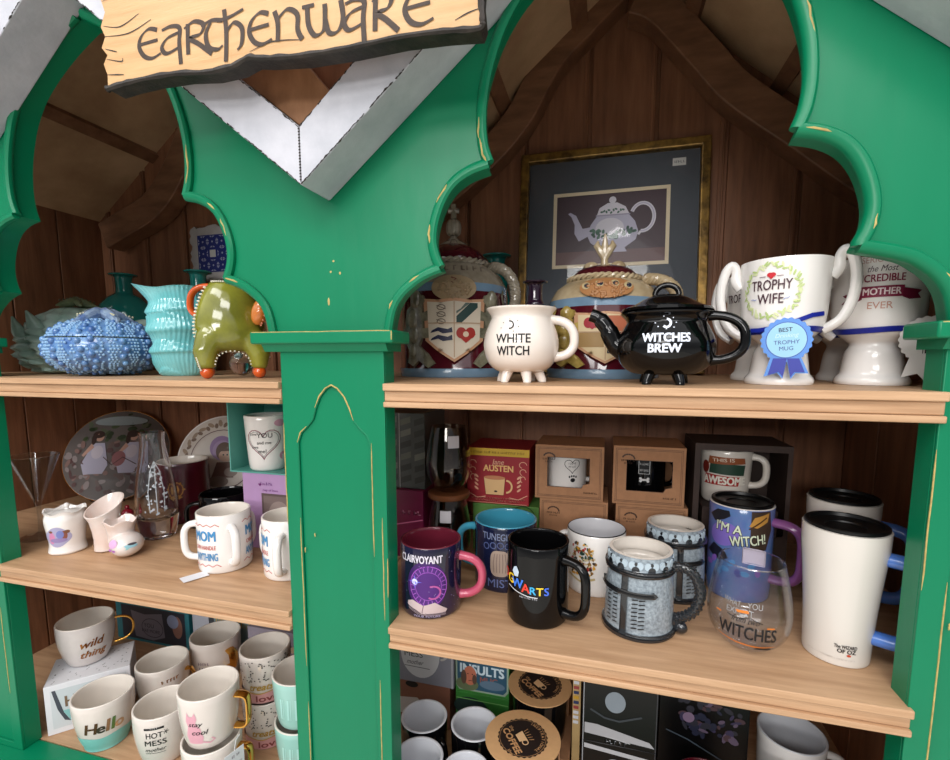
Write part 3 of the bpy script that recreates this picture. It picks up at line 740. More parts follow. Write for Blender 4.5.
    sh = lambda k: [(-hw*k, lerp(m_, t_, .5+.5*k)), (-hw*.5*k, lerp(m_, t_, .47+.5*k)), (0, lerp(m_, t_, .51+.5*k)), (hw*.5*k, lerp(m_, t_, .47+.5*k)), (hw*k, lerp(m_, t_, .5+.5*k)), (hw*.94*k, m_+(1-k)*.004), (hw*.5*k, lerp(m_, b_, .52*k)), (0, lerp(m_, b_, k)), (-hw*.5*k, lerp(m_, b_, .52*k)), (-hw*.94*k, m_+(1-k)*.004)]
    D.poly(sh(1.0), (192, 146, 112), h=.0050); D.poly(sh(.86), (212, 200, 180) if not fleur else (206, 186, 146), h=.0056)
    D.e = .0060
    vm = (t_+m_)/2-.006; yy = lambda k: lerp(b_, t_, k)
    if not fleur:
        D.poly([(.003, yy(.62)), (.010, yy(.62)), (hw*.74, yy(.86)), (hw*.74, yy(.93)), (hw*.5, yy(.93)), (.003, yy(.72))], (30, 62, 58))
        D.poly([(hw*.35, yy(.93)), (hw*.5, yy(.93)), (.003, yy(.80)), (.003, yy(.76))], (90, 104, 96))
        for v in (.50, .38): D.poly([(-hw*.7, yy(v)), (-hw*.5, yy(v+.05)), (-hw*.2, yy(v+.02)), (-.003, yy(v+.05)), (-hw*.05, yy(v-.03)), (-hw*.35, yy(v-.05)), (-hw*.5, yy(v-.01)), (-hw*.75, yy(v-.04))], (28, 30, 62))
        D.ell(hw*.22, yy(.46), .007, .008, (160, 44, 36)); D.ell(hw*.5, yy(.46), .007, .008, (160, 44, 36)); D.poly([(hw*.06, yy(.44)), (hw*.68, yy(.44)), (hw*.36, yy(.30))], (160, 44, 36)); D.ell(hw*.36, yy(.44), .004, .004, (216, 196, 170))
        for k in range(3): D.ring(-hw*.4, yy(.64+.11*k), .0055, .0035, .0012, (110, 96, 84)); D.line([(-hw*.55, yy(.67+.11*k)), (-hw*.25, yy(.61+.11*k))], .0009, (110, 96, 84))
    else:
        D.rect(.002, hw*.82, yy(.62), yy(.92), (172, 96, 66)); D.rect(.002, hw*.8, yy(.2), yy(.60), (26, 32, 44)); D.rect(-hw*.8, -.002, yy(.32), yy(.6), (154, 124, 78))
        D.ell(-hw*.52, yy(.79), .006, .007, (150, 22, 40)); D.ell(-hw*.28, yy(.79), .006, .007, (150, 22, 40)); D.poly([(-hw*.66, yy(.775)), (-hw*.14, yy(.775)), (-hw*.4, yy(.66))], (150, 22, 40))
    D.line([(0, yy(.95)), (0, yy(.08))], .0014, (180, 150, 120)); D.line([(-hw*.85, yy(.615)), (hw*.85, yy(.615))], .0014, (180, 150, 120))
    D.build('shield', r)
    # ornament on the shoulder
    D = Dec(sf, L=.006, e=.001); oz_ = (zb+zs)/2+.006 if fleur else zb+.004
    D.ell(0, oz_, R*(.42 if fleur else .36), (zs-zb)*.40 if fleur else .019, (168, 118, 74) if fleur else (158, 136, 104), h=.004); D.e = .0045
    for k in range(60):
        a = random.uniform(0, TAU); q = random.uniform(.3, .9); D.mb.ball(sf(R*(.36 if fleur else .31)*q*math.cos(a), oz_+.014*q*math.sin(a)-.002, .004), .0024, 6, 5, mi=0)
    if fleur:
        for u in (-.026, -.009, .010, .027): D.ell(u, oz_+.003+.003*math.cos(u*60), .0055, .0052, (190, 170, 130)); D.ell(u+.001, oz_+.003+.003*math.cos(u*60), .0035, .0034, (34, 38, 58))
    else:
        D.line([(-.004, oz_+.015), (.003, oz_+.013), (-.003, oz_+.008), (.004, oz_+.004)], .002, (110, 50, 44))
    D.build('crown_ornament', r)
    # twisted rope handle on the right
    mb = MB(); z1 = zs+.004; z0 = zb-.030 if not fleur else zb-.01; n = 90
    base = [Vector(p) for p in hpath(1.25, R*.90, z0, R*.70, z1, .036 if fleur else .030, .9, n)]
    for st in range(3):
        pts = []
        for k, p in enumerate(base):
            t = (base[min(k+1, n)]-base[max(k-1, 0)]).normalized(); bi = Vector((math.cos(1.25), math.sin(1.25), 0)); nn = t.cross(bi); a = 9*TAU*k/n+st*TAU/3
            pts.append(p+nn*(.0042*math.cos(a))+bi*(.0042*math.sin(a)))
        mb.tube(pts, .0048, 8)
    mb.build('rope_handle', light, r)
    return r, sf
greycream = mat('grey_cream_glaze', (170, 160, 142), .16, coat=.5, noise=.25, nscale=25, col2=(126, 116, 100))
r, sf = castle_jar('maroon castle cookie jar with lion shield and tall knob finial on its domed lid', -.238, .245, .088, .125, .166, .172, .052, .208, 1, lionm, greycream, False, 0)
D = Dec(sf, L=.006); D.dashes(-.045, .045, .156, .0085, (96, 84, 70)); D.build('lettering', r)
castle_jar('maroon and cream castle cookie jar with fleur-de-lis finial, behind the black teapot', -.004, .245, .083, .098, .136, .140, .047, .164, 1, goldm, cream, True, .05)
# framed print
r = thing('framed_print', 'gold framed picture of an ivy teapot in a dark grey mat at the back', 'picture', (.002, .355, Z1+.002), 0)
r.rotation_euler = (math.radians(-6.2), 0, 0)
gf = mat('antique_gold_frame', (160, 124, 60), .35, metal=.5, noise=.45, nscale=50, col2=(72, 52, 24), bump=.4, bscale=90)
FW, FH = .158, .393
mb = MB(); mb.prism([(-FW, 0), (FW, 0), (FW, FH), (-FW, FH)], -.006, .014, holes=[[(-FW+.015, .015), (FW-.015, .015), (FW-.015, FH-.015), (-FW+.015, FH-.015)]]); mb.build('frame', gf, r, bevel=.002)
mb = MB(); mb.box(-FW+.012, FW-.012, .006, .010, .012, FH-.012); mb.build('mat_board', mat('charcoal_mat', (74, 78, 85), .7, noise=.06, nscale=80), r)
mb = MB(); pw, p0, p1 = .098, .187, .321
mb.prism([(-pw, p0), (pw, p0), (pw, p1), (-pw, p1)], .0048, .0062, holes=[[(-pw+.006, p0+.006), (pw-.006, p0+.006), (pw-.006, p1-.006), (-pw+.006, p1-.006)]])
mb.build('cream_bevel', mat('cream_mat', (214, 198, 168), .6), r)
mb = MB(); mb.prism([(-.058, .10), (.056, .10), (.056, .168), (-.058, .168)], .0048, .0062, holes=[[(-.053, .105), (.051, .105), (.051, .163), (-.053, .163)]]); mb.build('cream_bevel', _m['cream_mat'], r)
D = Dec(plane((0, .0058, 0), (1, 0, 0), (0, 0, 1)), L=None, e=.0001)
D.rect(-.093, .093, .192, .316, (66, 48, 56)); D.rect(-.093, .093, .192, .216, (96, 66, 66)); D.rect(-.053, .051, .105, .163, (70, 60, 62))
TB = (176, 172, 192); TW = (206, 202, 212); ox, oy = .004, .222
D.poly([(ox-.040, oy+.020), (ox-.056, oy+.012), (ox-.064, oy+.026), (ox-.064, oy+.042), (ox-.070, oy+.056), (ox-.076, oy+.062), (ox-.072, oy+.064), (ox-.062, oy+.058), (ox-.055, oy+.044), (ox-.050, oy+.034), (ox-.036, oy+.036)], TB)
D.ring(ox+.050, oy+.048, .019, .024, .006, TW, -1.7, 2.7); D.ring(ox+.050, oy+.048, .019, .024, .002, TB, -1.7, 2.7)
D.line([(ox+.048, oy+.024), (ox+.044, oy+.018)], .004, TW)
D.poly([(ox-.024, oy-.010), (ox+.026, oy-.010), (ox+.022, oy-.003), (ox+.040, oy+.010), (ox+.044, oy+.024), (ox+.038, oy+.042), (ox+.028, oy+.054), (ox-.026, oy+.054), (ox-.036, oy+.040), (ox-.042, oy+.022), (ox-.036, oy+.008), (ox-.020, oy-.003)], TB)
D.ell(ox-.004, oy+.032, .024, .018, TW); D.poly([(ox-.026, oy+.056), (ox+.028, oy+.056), (ox+.022, oy+.068), (ox+.008, oy+.076), (ox-.008, oy+.076), (ox-.022, oy+.068)], TW)
D.line([(ox-.028, oy+.055), (ox+.030, oy+.055)], .0022, (150, 144, 164)); D.ell(ox, oy+.081, .006, .006, TW)
random.seed(21)
for k in range(34):
    u = random.uniform(-.036, .038); v = .015+.012*abs(u)/.04+random.uniform(-.007, .008); a = random.uniform(0, 3)
    D.ell(ox+u, oy+v, .0042, .0026, random.choice([(58, 92, 78), (72, 108, 90), (46, 74, 64)]), 6, rot=a)
for k in range(10): D.ell(ox-.018+.004*k, oy+.062+random.uniform(-.003, .003), .0028, .0018, (64, 96, 84), 6, rot=k)
D.build('teapot_picture', r)
D = Dec(plane((0, .0058, 0), (1, 0, 0), (0, 0, 1)), L=None, e=.0002); D.rect(.100, .121, .352, .365, (206, 204, 200)); D.dashes(.103, .118, .3565, .004, (110, 110, 116)); D.build('price_sticker', r)
mb = MB(); mb.box(-FW+.014, FW-.014, -.0010, -.0004, .014, FH-.014); mb.build('glazing', thin_glass('picture_glass', (255, 255, 255), .45), r)
# white witch cauldron mug
def cauldron(root, m, R, H, lip=.006, t=.003, inner=True):
    pr = [(R*.30, .012), (R*.62, .013), (R*.86, .022), (R*.98, .036), (R, .048), (R*.95, .060), (R*.85, .072), (R*.80, .078), (R*.84, .083), (R*.92, .0875), (R*.93, .0895)]
    k = H/.0895; pr = [(a, b*k) for a, b in pr]; s = [(q.x, q.y) for q in smooth_path([(a, b, 0) for a, b in pr], 4)]
    mb = MB(); full = [(0, pr[0][1])]+s+([(a-t, b) for a, b in s[::-1] if b > .02]+[(0, .018)] if inner else [(0, s[-1][1])]); mb.lathe(full, 56); mb.build('body', m, root)
    return s
def cfoot(root, m, R, phi, z_=.016):
    d = Vector((math.sin(phi), -math.cos(phi), 0)); mb = MB()
    mb.tube([d*R*.42+Vector((0, 0, z_+.006)), d*R*.52+Vector((0, 0, .009)), d*R*.60+Vector((0, 0, .002)), d*R*.60+Vector((0, 0, .0))], [.0095, .006, .005, .0048], 14); mb.build('foot', m, root)
x, y = -.099, .078
r = thing('cauldron_mug', 'white cauldron shaped mug reading WHITE WITCH on small peg feet', 'mug', (x, y, Z1), face(x, y))
wc2 = mat('warm_white_ceramic', (232, 222, 212), .1, coat=.5)
s = cauldron(r, wc2, .0455, .088)
for a in (-.78, .28, 1.25, 2.6, -2.0): cfoot(r, wc2, .0455, a)
add_handle(r, wc2, s, 1.45, .030, .074, .026, .0065, .0055, .85)
D = Dec(cyl(s)); D.text('WHITE', -.010, .046, .0105, K, w=.041, bold=.022); D.text('WITCH', -.010, .032, .0105, K, w=.038, bold=.022)
D.ring(-.013, .0665, .0042, .0042, .0016, K, -1.9, 1.9); D.ring(-.0142, .0665, .0048, .0045, .0008, K, -1.4, 1.4)
for u, v in ((-.024, .063), (-.021, .069), (-.013, .073), (-.004, .071), (-.003, .064), (-.009, .059)): D.ell(u, v, .0006, .0006, K, 6)
D.build('printed_lettering', r)
# black witches brew teapot
x, y = .065, .073
r = thing('cauldron_teapot', 'glossy black cauldron teapot reading WITCHES BREW with a long spout', 'teapot', (x, y, Z1), face(x, y))
s = cauldron(r, bcer, .0525, .078, inner=False)
for a in (-.55, .55, 2.4, -2.4): cfoot(r, bcer, .054, a)
mb = MB(); mb.tube(smooth_path([(-.040, -.004, .034), (-.054, -.007, .046), (-.062, -.009, .062), (-.072, -.010, .074), (-.081, -.011, .078)], 5), [.012]*5+[.0105]*5+[.009]*5+[.0075]*5+[.0075], 16); mb.build('spout', bcer, r)
add_handle(r, bcer, s, 1.45, .026, .074, .034, .0050, .0050, .85)
mb = MB(); mb.lathe([(0, .0785), (.047, .0785), (.049, .0800), (.047, .0830), (.036, .0865), (.026, .0925), (.015, .0975), (0, .099)], 44)
mb.tube([(.0125*math.cos(t), 0, .098+.011*math.sin(t)) for t in [PI*k/14 for k in range(15)]], .0032, 10); mb.build('lid', bcer, r)
D = Dec(cyl(s), e=.0005); wt = (226, 232, 246); D.text('WITCHES', .001, .0455, .0090, wt, w=.047, bold=.05); D.text('BREW', .000, .0345, .0090, wt, w=.032, bold=.05)
D.ring(.001, .0645, .0038, .0042, .0024, wt, -2.4, 1.6); 
for u, v in ((-.010, .065), (-.007, .061), (-.002, .0715), (.007, .070), (.010, .065), (.008, .060), (.001, .0585)): D.ell(u, v, .0007, .0007, wt, 6)
D.build('printed_lettering', r)
# trophy mugs
TP = [(.0325, 0), (.0335, .003), (.0325, .007), (.0290, .012), (.0275, .022), (.0255, .034), (.0225, .041), (.0225, .045), (.027, .049), (.033, .054), (.0385, .062), (.0405, .075), (.0415, .095), (.0425, .113), (.0430, .1315)]
def trophy(label, x, y, rot, group=None, k=1.0, kx=1.0, exl=.62):
    r = thing('trophy_mug', label, 'mug', (x, y, Z1), face(x, y)+rot)
    s = [(q.x*kx, q.y*k) for q in smooth_path([(a, b, 0) for a, b in TP], 4)]
    mb = MB(); mb.lathe([(0, .001)]+s+[(a-.003, b-.0004) for a, b in s[::-1] if b > .06]+[(.02, .053*k), (0, .051*k)], 56); mb.build('body', wcer, r)
    for sg_, zt in ((1, .131), (-1, .124)):
        ex = .62 if sg_ > 0 else exl
        mb = MB(); ph = 1.45*sg_; u = Vector((math.sin(ph), -math.cos(ph), 0)); P = lambda rr, z_: tuple(u*(rr if rr < .045 else .045+(rr-.045)*ex)+Vector((0, 0, z_)))
        pts = smooth_path([P(.041*kx, zt-.018), P(.047*kx, zt-.010), P(.049*kx, zt+.002), P(.056*kx, zt+.008), P(.066*kx, zt), P(.072*kx, zt-.020), P(.069*kx, zt-.042), P(.056*kx, zt-.062), P(.037*kx, zt-.073)], 5); n = len(pts)
        mb.tube(pts, [.0062 if i < 8 else .0052 for i in range(n)], 12, rb=[.007]*n, binv=(math.cos(ph), math.sin(ph), 0)); mb.build('handle', wcer, r)
    mb = MB(); sf = cyl(s); n = 56; za, zb = .0475*k, .0515*k
    mb.lathe([(sf(0, .056*k, 0)[1]*-1+.0006, .0545*k), (sf(0, .056*k, 0)[1]*-1+.0018, .055*k), (sf(0, .060*k, 0)[1]*-1+.0016, .060*k), (sf(0, .060*k, 0)[1]*-1+.0004, .0605*k)], 56, fn=lambda a, rr, zz: (rr, zz+.0012*math.sin(a*2)))
    mb.build('ribbon', mat('blue_satin', (28, 42, 150), .3, noise=.2, nscale=80), r)
    return r, s
def rosette(root, u0, v0, y0, front=True):
    D = Dec(plane((u0, y0, v0), (1, 0, 0), (0, 0, 1)), L=None, e=.0008); c1 = (88, 140, 214) if front else (216, 212, 208)
    bt = [(-.013, -.018), (.002, -.018), (-.001, -.040), (-.006, -.034), (-.018, -.038)]; b2 = [(.001, -.018), (.014, -.018), (.021, -.034), (.010, -.034), (.006, -.040)]
    for p in (bt, b2): D.poly(p, c1, h=.0006)
    D.poly([((.0225+.0007*math.cos(22*t))*math.cos(t), (.0225+.0007*math.cos(22*t))*math.sin(t)) for t in [TAU*i/132 for i in range(132)]], c1, h=.0008)
    if front:
        D.e = .0009
        D.poly([(a*.8, b*.88-.003) for a, b in bt], (52, 62, 156)); D.poly([(a*.8+.001, b*.88-.003) for a, b in b2], (52, 62, 156))
        D.ell(0, 0, .0178, .0182, (150, 200, 224)); D.ring(0, 0, .0178, .0182, .0007, (60, 84, 170))
        D.text('BEST', -.001, .0085, .0042, (34, 40, 84), bold=.02, rot=.08); D.text('Drinking', 0, .0028, .0042, (196, 224, 238), shear=.3, rot=.08)
        D.text('TROPHY', .0005, -.0042, .0042, (60, 74, 150), rot=.06); D.text('MUG', .0005, -.0106, .0042, (60, 74, 150), rot=.06)
    else:
        D.e = .0009
        D.text('trophy', -.004, .004, .003, (110, 104, 104), rot=-.3)
        for k in range(9): D.rect(-.004+.0018*k, -.004+.0018*k+random.choice([.0006, .0011]), -.014, -.007, K)
    return D.build('award_tag', root)
r, s = trophy('white two-handled TROPHY WIFE mug with a hanging blue award rosette', .188, .099, 0)
D = Dec(cyl(s)); 
for k in range(64):
    a = TAU*k/64+random.uniform(-.04, .04); rr = .0262+random.uniform(-.0022, .0022); D.ell(-.012+rr*math.cos(a), .098+rr*math.sin(a), .0032, .0011, random.choice([(196, 210, 150), (214, 222, 172), (176, 196, 126)]), 8, rot=a+random.choice([.6, 2.2]))
D.text('TROPHY', -.012, .099, .0105, (72, 44, 54), w=.038, bold=.012); D.text('WIFE', -.012, .085, .0105, (72, 44, 54), w=.024, bold=.012)
D.text('~', -.028, .087, .008, (150, 160, 200)); D.text('~', .004, .087, .008, (150, 160, 200), rot=.5)
D.ell(-.013, .114, .0028, .0022, (196, 40, 50)); D.ell(-.0105, .114, .0028, .0022, (196, 40, 50)); D.poly([(-.0155, .1135), (-.008, .1135), (-.0118, .1095)], (196, 40, 50))
for u in (-.020, -.004): D.line([(u-.003, .1125), (u+.003, .1125)], .0008, (130, 110, 120))
D.build('printed_lettering', r); rosette(r, .005, .047, -.0405)
mb = MB(); mb.tube([(-.0345, -.022, .058), (-.02, -.0365, .0578), (-.002, -.0405, .0605), (.012, -.0395, .066), (.026, -.033, .072), (.036, -.022, .074)], .0006, 6, rb=.0026, binv=(0, 0, 1)); mb.build('ribbon_tie', _m['blue_satin'], r)
r, s = trophy('white trophy mug reading INCREDIBLE MOTHER EVER, at the right end of the top shelf', .284, .116, .10, exl=.30)
D = Dec(cyl(s, -.03)); mr = (132, 26, 62)
D.text('SERIOUSLY', -.002, .1245, .0062, (190, 150, 140), w=.033); D.text('the Most', -.002, .1155, .0062, (70, 50, 62), w=.024, shear=.25); D.text('INCREDIBLE', -.003, .1055, .0075, mr, w=.040, bold=.02)
D.poly([(-.018, .090), (.017, .090), (.017, .101), (-.018, .101)], mr); D.poly([(-.016, .0885), (-.016, .0985), (-.035, .094), (-.030, .0905), (-.036, .085), (-.022, .085)], (112, 22, 52)); D.poly([(.016, .0895), (.016, .0985), (.034, .096), (.030, .0925), (.034, .088), (.022, .087)], (112, 22, 52))
D.text('MOTHER', -.0005, .0925, .0068, (232, 214, 216), w=.030, bold=.03); D.text('EVER', -.001, .0785, .0072, (196, 146, 128), w=.020)
D.build('printed_lettering', r)
tg = rosette(r, .038, .047, -.034, False); tg.location = (.0, .0, 0); tg.rotation_euler = (0, .0, 0)
r, s = trophy('white trophy mug half hidden behind the TROPHY WIFE mug and the black teapot handle', .196, .195, -.5)
D = Dec(cyl(s)); D.text('TROPHY', -.010, .098, .0105, (72, 44, 54), w=.038, bold=.012); D.build('printed_lettering', r)
trophy('white trophy mug standing in the gap between the two front trophy mugs', .298, .215, .4, kx=.86)
# ================================================================ MIDDLE SHELF, RIGHT BAY
def lt_ring(mb, *a, **k): pass
navy = mat('galaxy_glaze', (34, 26, 62), .1, coat=.7, nscale=22, col2=(18, 20, 38))
mar_in = mat('maroon_glaze_inside', (96, 28, 44), .12, coat=.6); pinkh = mat('pink_glaze', (188, 78, 104), .12, coat=.6)
r, s = mug('coffee_mug', 'dark purple galaxy CLAIRVOYANT mug with maroon inside and pink handle', -.2125, .060, Z2, .0395, .092, navy, mar_in)
add_handle(r, pinkh, s, 1.32, .018, .070, .031, .0062, .0055, .85)
D = Dec(cyl(s)); D.ell(-.006, .044, .026, .032, (58, 24, 92)); D.ell(-.006, .044, .022, .026, (74, 30, 112)); D.ring(-.004, .044, .0235, .0255, .0010, (164, 84, 190)); D.ring(-.004, .044, .0165, .018, .0008, (150, 80, 180))
for k in range(24):
    a = TAU*k/24; D.line([(-.004+.0175*math.cos(a), .044+.019*math.sin(a)), (-.004+.0225*math.cos(a), .044+.0245*math.sin(a))], .0007, (170, 100, 200))
D.ring(.002, .036, .009, .008, .0022, (176, 84, 150), -2.2, 2.0)
for k in range(12):
    a = TAU*k/12; l_ = .010 if k % 3 == 0 else .0055; D.poly([(-.021+.0012*math.cos(a+1.57), .049+.0012*math.sin(a+1.57)), (-.021+l_*math.cos(a), .049+l_*math.sin(a)), (-.021-.0012*math.cos(a+1.57), .049-.0012*math.sin(a+1.57))], (110, 110, 226))
D.ell(-.021, .049, .0038, .0038, (214, 214, 250))
D.poly([(-.032, .022), (-.024, .025), (-.010, .019), (.004, .023), (.020, .012), (.018, .009), (-.002, .009), (-.012, .008), (-.018, .012), (-.032, .017)], (196, 178, 178)); D.line([(-.010, .019), (-.012, .009)], .001, (110, 90, 100))
for k in range(3): D.line([(-.031, .0165-.0016*k), (-.018, .0112-.0016*k), (-.004, .0085-.0012*k), (.018, .0085-.0014*k)], .0007, (150, 134, 140))
D.text('CLAIRVOYANT', -.014, .0735, .0098, (214, 208, 220), w=.056, bold=.03); D.text('YOUR FUTURE', -.006, .0035, .0030, (170, 160, 190), w=.034)
random.seed(4)
for k in range(40): D.ell(random.uniform(-.05, .05), random.uniform(.01, .09), .0004, .0004, (190, 180, 220), 5)
D.build('printed_design', r)
# blue mist mug
tl = mat('teal_glaze', (62, 146, 172), .12, coat=.6); nv_ = mat('navy_glaze_print', (26, 30, 60), .16, coat=.5, nscale=30, col2=(16, 22, 46))
r, s = mug('coffee_mug', 'navy mug lettered MIST with teal inside and a teal handle on its left', -.132, .155, Z2, .045, .094, nv_, tl)
add_handle(r, tl, s, -1.75, .022, .078, .028, .0065, .0055, .7)
D = Dec(cyl(s)); D.text('TUNEGIELL', -.008, .076, .0100, (120, 130, 160), w=.052, bold=.01)
for k in range(5): D.ring(-.028+.0105*k, .067+.002*math.cos(k-2), .0042, .0042, .0012, (84, 96, 138))
D.poly([(-.008-.0135*math.copysign(abs(math.cos(t))**.6, math.cos(t)), .043+.0185*math.copysign(abs(math.sin(t))**.6, math.sin(t))) for t in [TAU*k/32 for k in range(32)]], (168, 148, 134))
for k in range(5): D.line([(-.016+.004*k, .030), (-.017+.0045*k, .044), (-.015+.0036*k, .057)], .0012, (128, 110, 102))
D.text('MIST', -.008, .009, .0120, (92, 104, 148), w=.034, bold=.01); D.build('printed_design', r)
# black letters mug
r, s = mug('coffee_mug', 'tall glossy black mug with multicoloured HOGWARTS lettering', -.0735, .072, Z2, .0385, .1, bcer)
add_handle(r, bcer, s, 1.02, .014, .082, .030, .0060, .0055, .6)
D = Dec(cyl(s)); 
for ch, u, v, c, h in (('H', -.066, .062, (40, 90, 200), .011), ('O', -.055, .060, (214, 50, 40), .011), ('G', -.0435, .0560, (236, 196, 40), .012), ('W', -.0320, .0535, (60, 120, 224), .0115), ('A', -.0205, .0500, (220, 60, 44), .011), ('R', -.0115, .0490, (60, 170, 220), .0095), ('T', -.0035, .0485, (240, 206, 60), .0098), ('S', .0045, .0485, (70, 110, 220), .0098)):
    D.text(ch, u+.006, v-.004, h, c, bold=.03)
D.poly([(-.034, .068), (-.031, .074), (-.027, .0755), (-.0235, .069), (-.0250, .063), (-.0305, .0625)], (190, 206, 222)); D.line([(-.042, .0475), (-.028, .0445), (-.012, .0418), (.0, .0412)], .0011, (206, 206, 210)); D.dashes(-.022, .0, .0385, .0020, (180, 180, 186))
D.build('printed_lettering', r)
# crest enamel mug
r, s = mug('enamel_mug', 'white enamel mug with thin black rim and a coloured crest, behind the grey helmet mug', -.004, .172, Z2, .0405, .086, wcer, mat('grey_white_enamel', (204, 204, 208), .2, coat=.3), mat('rim_black', (24, 24, 26), .2), t=.0018)
add_handle(r, wcer, s, -1.75, .020, .072, .018, .005, .004, .7)
D = Dec(cyl(s)); random.seed(31)
cc = [(176, 40, 34), (214, 160, 50), (60, 44, 36), (206, 190, 150), (40, 70, 60), (150, 110, 50)]
for k in range(110):
    v = random.uniform(.028, .074); q = .020*math.sin(PI*min(max((v-.018)/.062, 0), 1))**.6; u = -.020+random.uniform(-q, q)
    D.ell(u, v, random.uniform(.0012, .0036), random.uniform(.0010, .0024), random.choice(cc), 7, rot=random.uniform(0, 3))
D.ring(-.020, .050, .012, .014, .0012, (120, 90, 40)); D.line([(-.040, .026), (-.02, .020), (.0, .027)], .003, (190, 170, 120)); D.build('printed_crest', r)
# knight helmet mugs
kg = mat('speckled_grey_glaze', (160, 172, 180), .25, coat=.3, nscale=260, col2=(112, 122, 130)); dk = mat('dark_grey_glaze', (32, 35, 39), .15, coat=.8, noise=.3, nscale=80)
KP = [(.0420, .0005), (.0420, .006), (.0400, .009), (.0398, .03), (.0385, .06), (.0375, .073), (.0385, .076), (.0385, .081), (.0370, .083), (.0365, .097)]
def knight(label, x, y, rz, hphi):
    r, s = mug('helmet_mug', label, x, y, Z2, .037, .097, kg, ccer, prof=[(q.x, q.y) for q in smooth_path([(a, b, 0) for a, b in KP], 3)], rz=rz, t=.004)
    D = Dec(cyl(s), L=.005, e=.0008); dkm = dk
    D.poly([(u_, v_) for u_, v_ in [(TAU*.0415*(k/60-.5)*.999, .0005) for k in range(61)]+[(TAU*.0415*(.5-k/60)*.999, .0072) for k in range(61)]], dkm, h=.0012)
    rr = .0385
    D.poly([(TAU*rr*(k/60-.5)*.999, .0745) for k in range(61)]+[(TAU*rr*(.5-k/60)*.999, .0815) for k in range(61)], dkm, h=.0022)
    for k in range(14):
        u = TAU*rr*(k+.5)/14-PI*rr; D.ell(u, .0835, .0042, .0044, dkm, 14, h=.0016); D.ell(u, .0905, .0017, .0021, dkm, 10, h=.0014)
        D.ell(u+.0043, .0885, .0038, .0046, (176, 192, 202), 12, h=.0012); D.ell(u-.0043, .0885, .0038, .0046, (176, 192, 202), 12, h=.0012); 
    D.rect(-.0055, .0015, .006, .076, dkm, h=.0024)
    D.poly([(-.046, .052), (.030, .052), (.034, .055), (.030, .0585), (-.046, .0585)], dkm, h=.0034); D.e = .0038; D.rect(-.042, .029, .0542, .0562, (14, 14, 16))
    D.line([(-.044, .0735), (-.044, .01)], .003, dkm)
    D.e = .0010
    for q in range(8):
        for u in (-.026, -.0165, .0065, .0140): D.line([(u, .0485-.0048*q), (u+.0065, .0495-.0048*q)], .0015, (20, 22, 26))
    D.build('visor', r)
    mb = MB(); pts = [Vector(p) for p in smooth_path([(0, 0, 0)]+[(0, 0, 0)], 1)]
    u = Vector((math.sin(hphi), -math.cos(hphi), 0)); P = lambda rr, z_: u*rr+Vector((0, 0, z_))
    pts = smooth_path([P(.035, .079), P(.046, .083), P(.058, .078), P(.066, .064), P(.067, .048), P(.062, .033), P(.052, .023), P(.042, .018), P(.040, .012)], 5)
    mb.tube(pts, .0052, 12); mb.ball(P(.048, .0085), (.0085, .0065, .0075), 14, 8)
    for k, p in enumerate(pts[2:-4]):
        for m_ in range(5):
            t = (pts[min(k+3, len(pts)-1)]-pts[k+1]).normalized(); bi = u.cross(Vector((0, 0, 1))).normalized(); nn = t.cross(bi); a = TAU*m_/5+k*.62
            mb.ball(p+nn*(.0050*math.cos(a))+bi*(.0050*math.sin(a)), .0017, 6, 4)
    mb.build('handle', dk, r)
knight('grey speckled knight helmet mug with dark battlement rim and slit visor, at the front', .049, .083, face(.049, .083)-.35, 1.75)
knight('grey knight helmet mug standing behind the front helmet mug, left of the witch mug', .102, .186, face(.102, .186)+.25, 2.35)
# witch mug
wb = mat('blue_purple_glaze', (112, 112, 178), .2, coat=.5, nscale=22, col2=(74, 122, 176)); purp = mat('purple_glaze', (138, 82, 142), .18, coat=.5)
lidb = mat('black_rubber_lid', (9, 9, 10), .35, spec=.4)
def tlid(r, R, H):
    mb = MB(); mb.lathe([(0, H-.004), (R*.955, H-.004), (R*.955, H+.001), (R*1.0, H+.0015), (R*1.0, H+.0035), (R*.97, H+.0045), (R*.88, H+.0045), (R*.86, H+.001), (R*.5, H-.0005), (R*.48, H-.002), (0, H-.002)], 48); mb.build('lid', lidb, r)
r, s = mug('travel_mug', 'blue and purple I\'M A WITCH! mug with black lid and purple loop handle', .189, .2075, Z2, .0400, .128, wb, wcer)
tlid(r, .0380, .128); mb = MB()
mb.tube(hpath(1.3, .037, .030, .038, .108, .036, .55), .006, 12, rb=.0085, binv=(math.cos(1.3), math.sin(1.3), 0)); mb.build('handle', purp, r)
D = Dec(cyl(s)); pu = (92, 70, 150); 
D.poly([(-.03, .122), (-.014, .123), (-.012, .116), (-.02, .110), (-.034, .104), (-.044, .112)], (26, 26, 36)); D.poly([(-.046, .06), (-.034, .074), (-.018, .068), (-.012, .058), (-.026, .052)], (26, 28, 44)); D.ell(-.02, .09, .020, .016, (124, 104, 190), rot=.4)
D.poly([(.012, .126), (.038, .126), (.042, .10), (.034, .074), (.012, .070)], (64, 50, 40)); D.poly([(.016, .118), (.036, .124), (.034, .112), (.020, .104), (.010, .106)], (190, 140, 66)); D.line([(.010, .102), (.032, .118)], .002, (70, 44, 26))
for k in range(9): D.ell(-.04+.008*k, .045+.008*math.sin(k*2), .006, .004, random.choice([(60, 70, 150), (130, 90, 180), (70, 140, 200)]), 8, rot=k)
for dx, c_, b_ in ((.0006, (24, 24, 30), .075), (0, (216, 226, 200), .02)):
    D.text("I'M A", -.014, .094-dx, .0125, c_, w=.032, bold=b_, rot=-.05); D.text('WITCH!', .011, .080-dx, .0135, c_, w=.043, bold=b_, rot=.16)
D.build('printed_design', r)
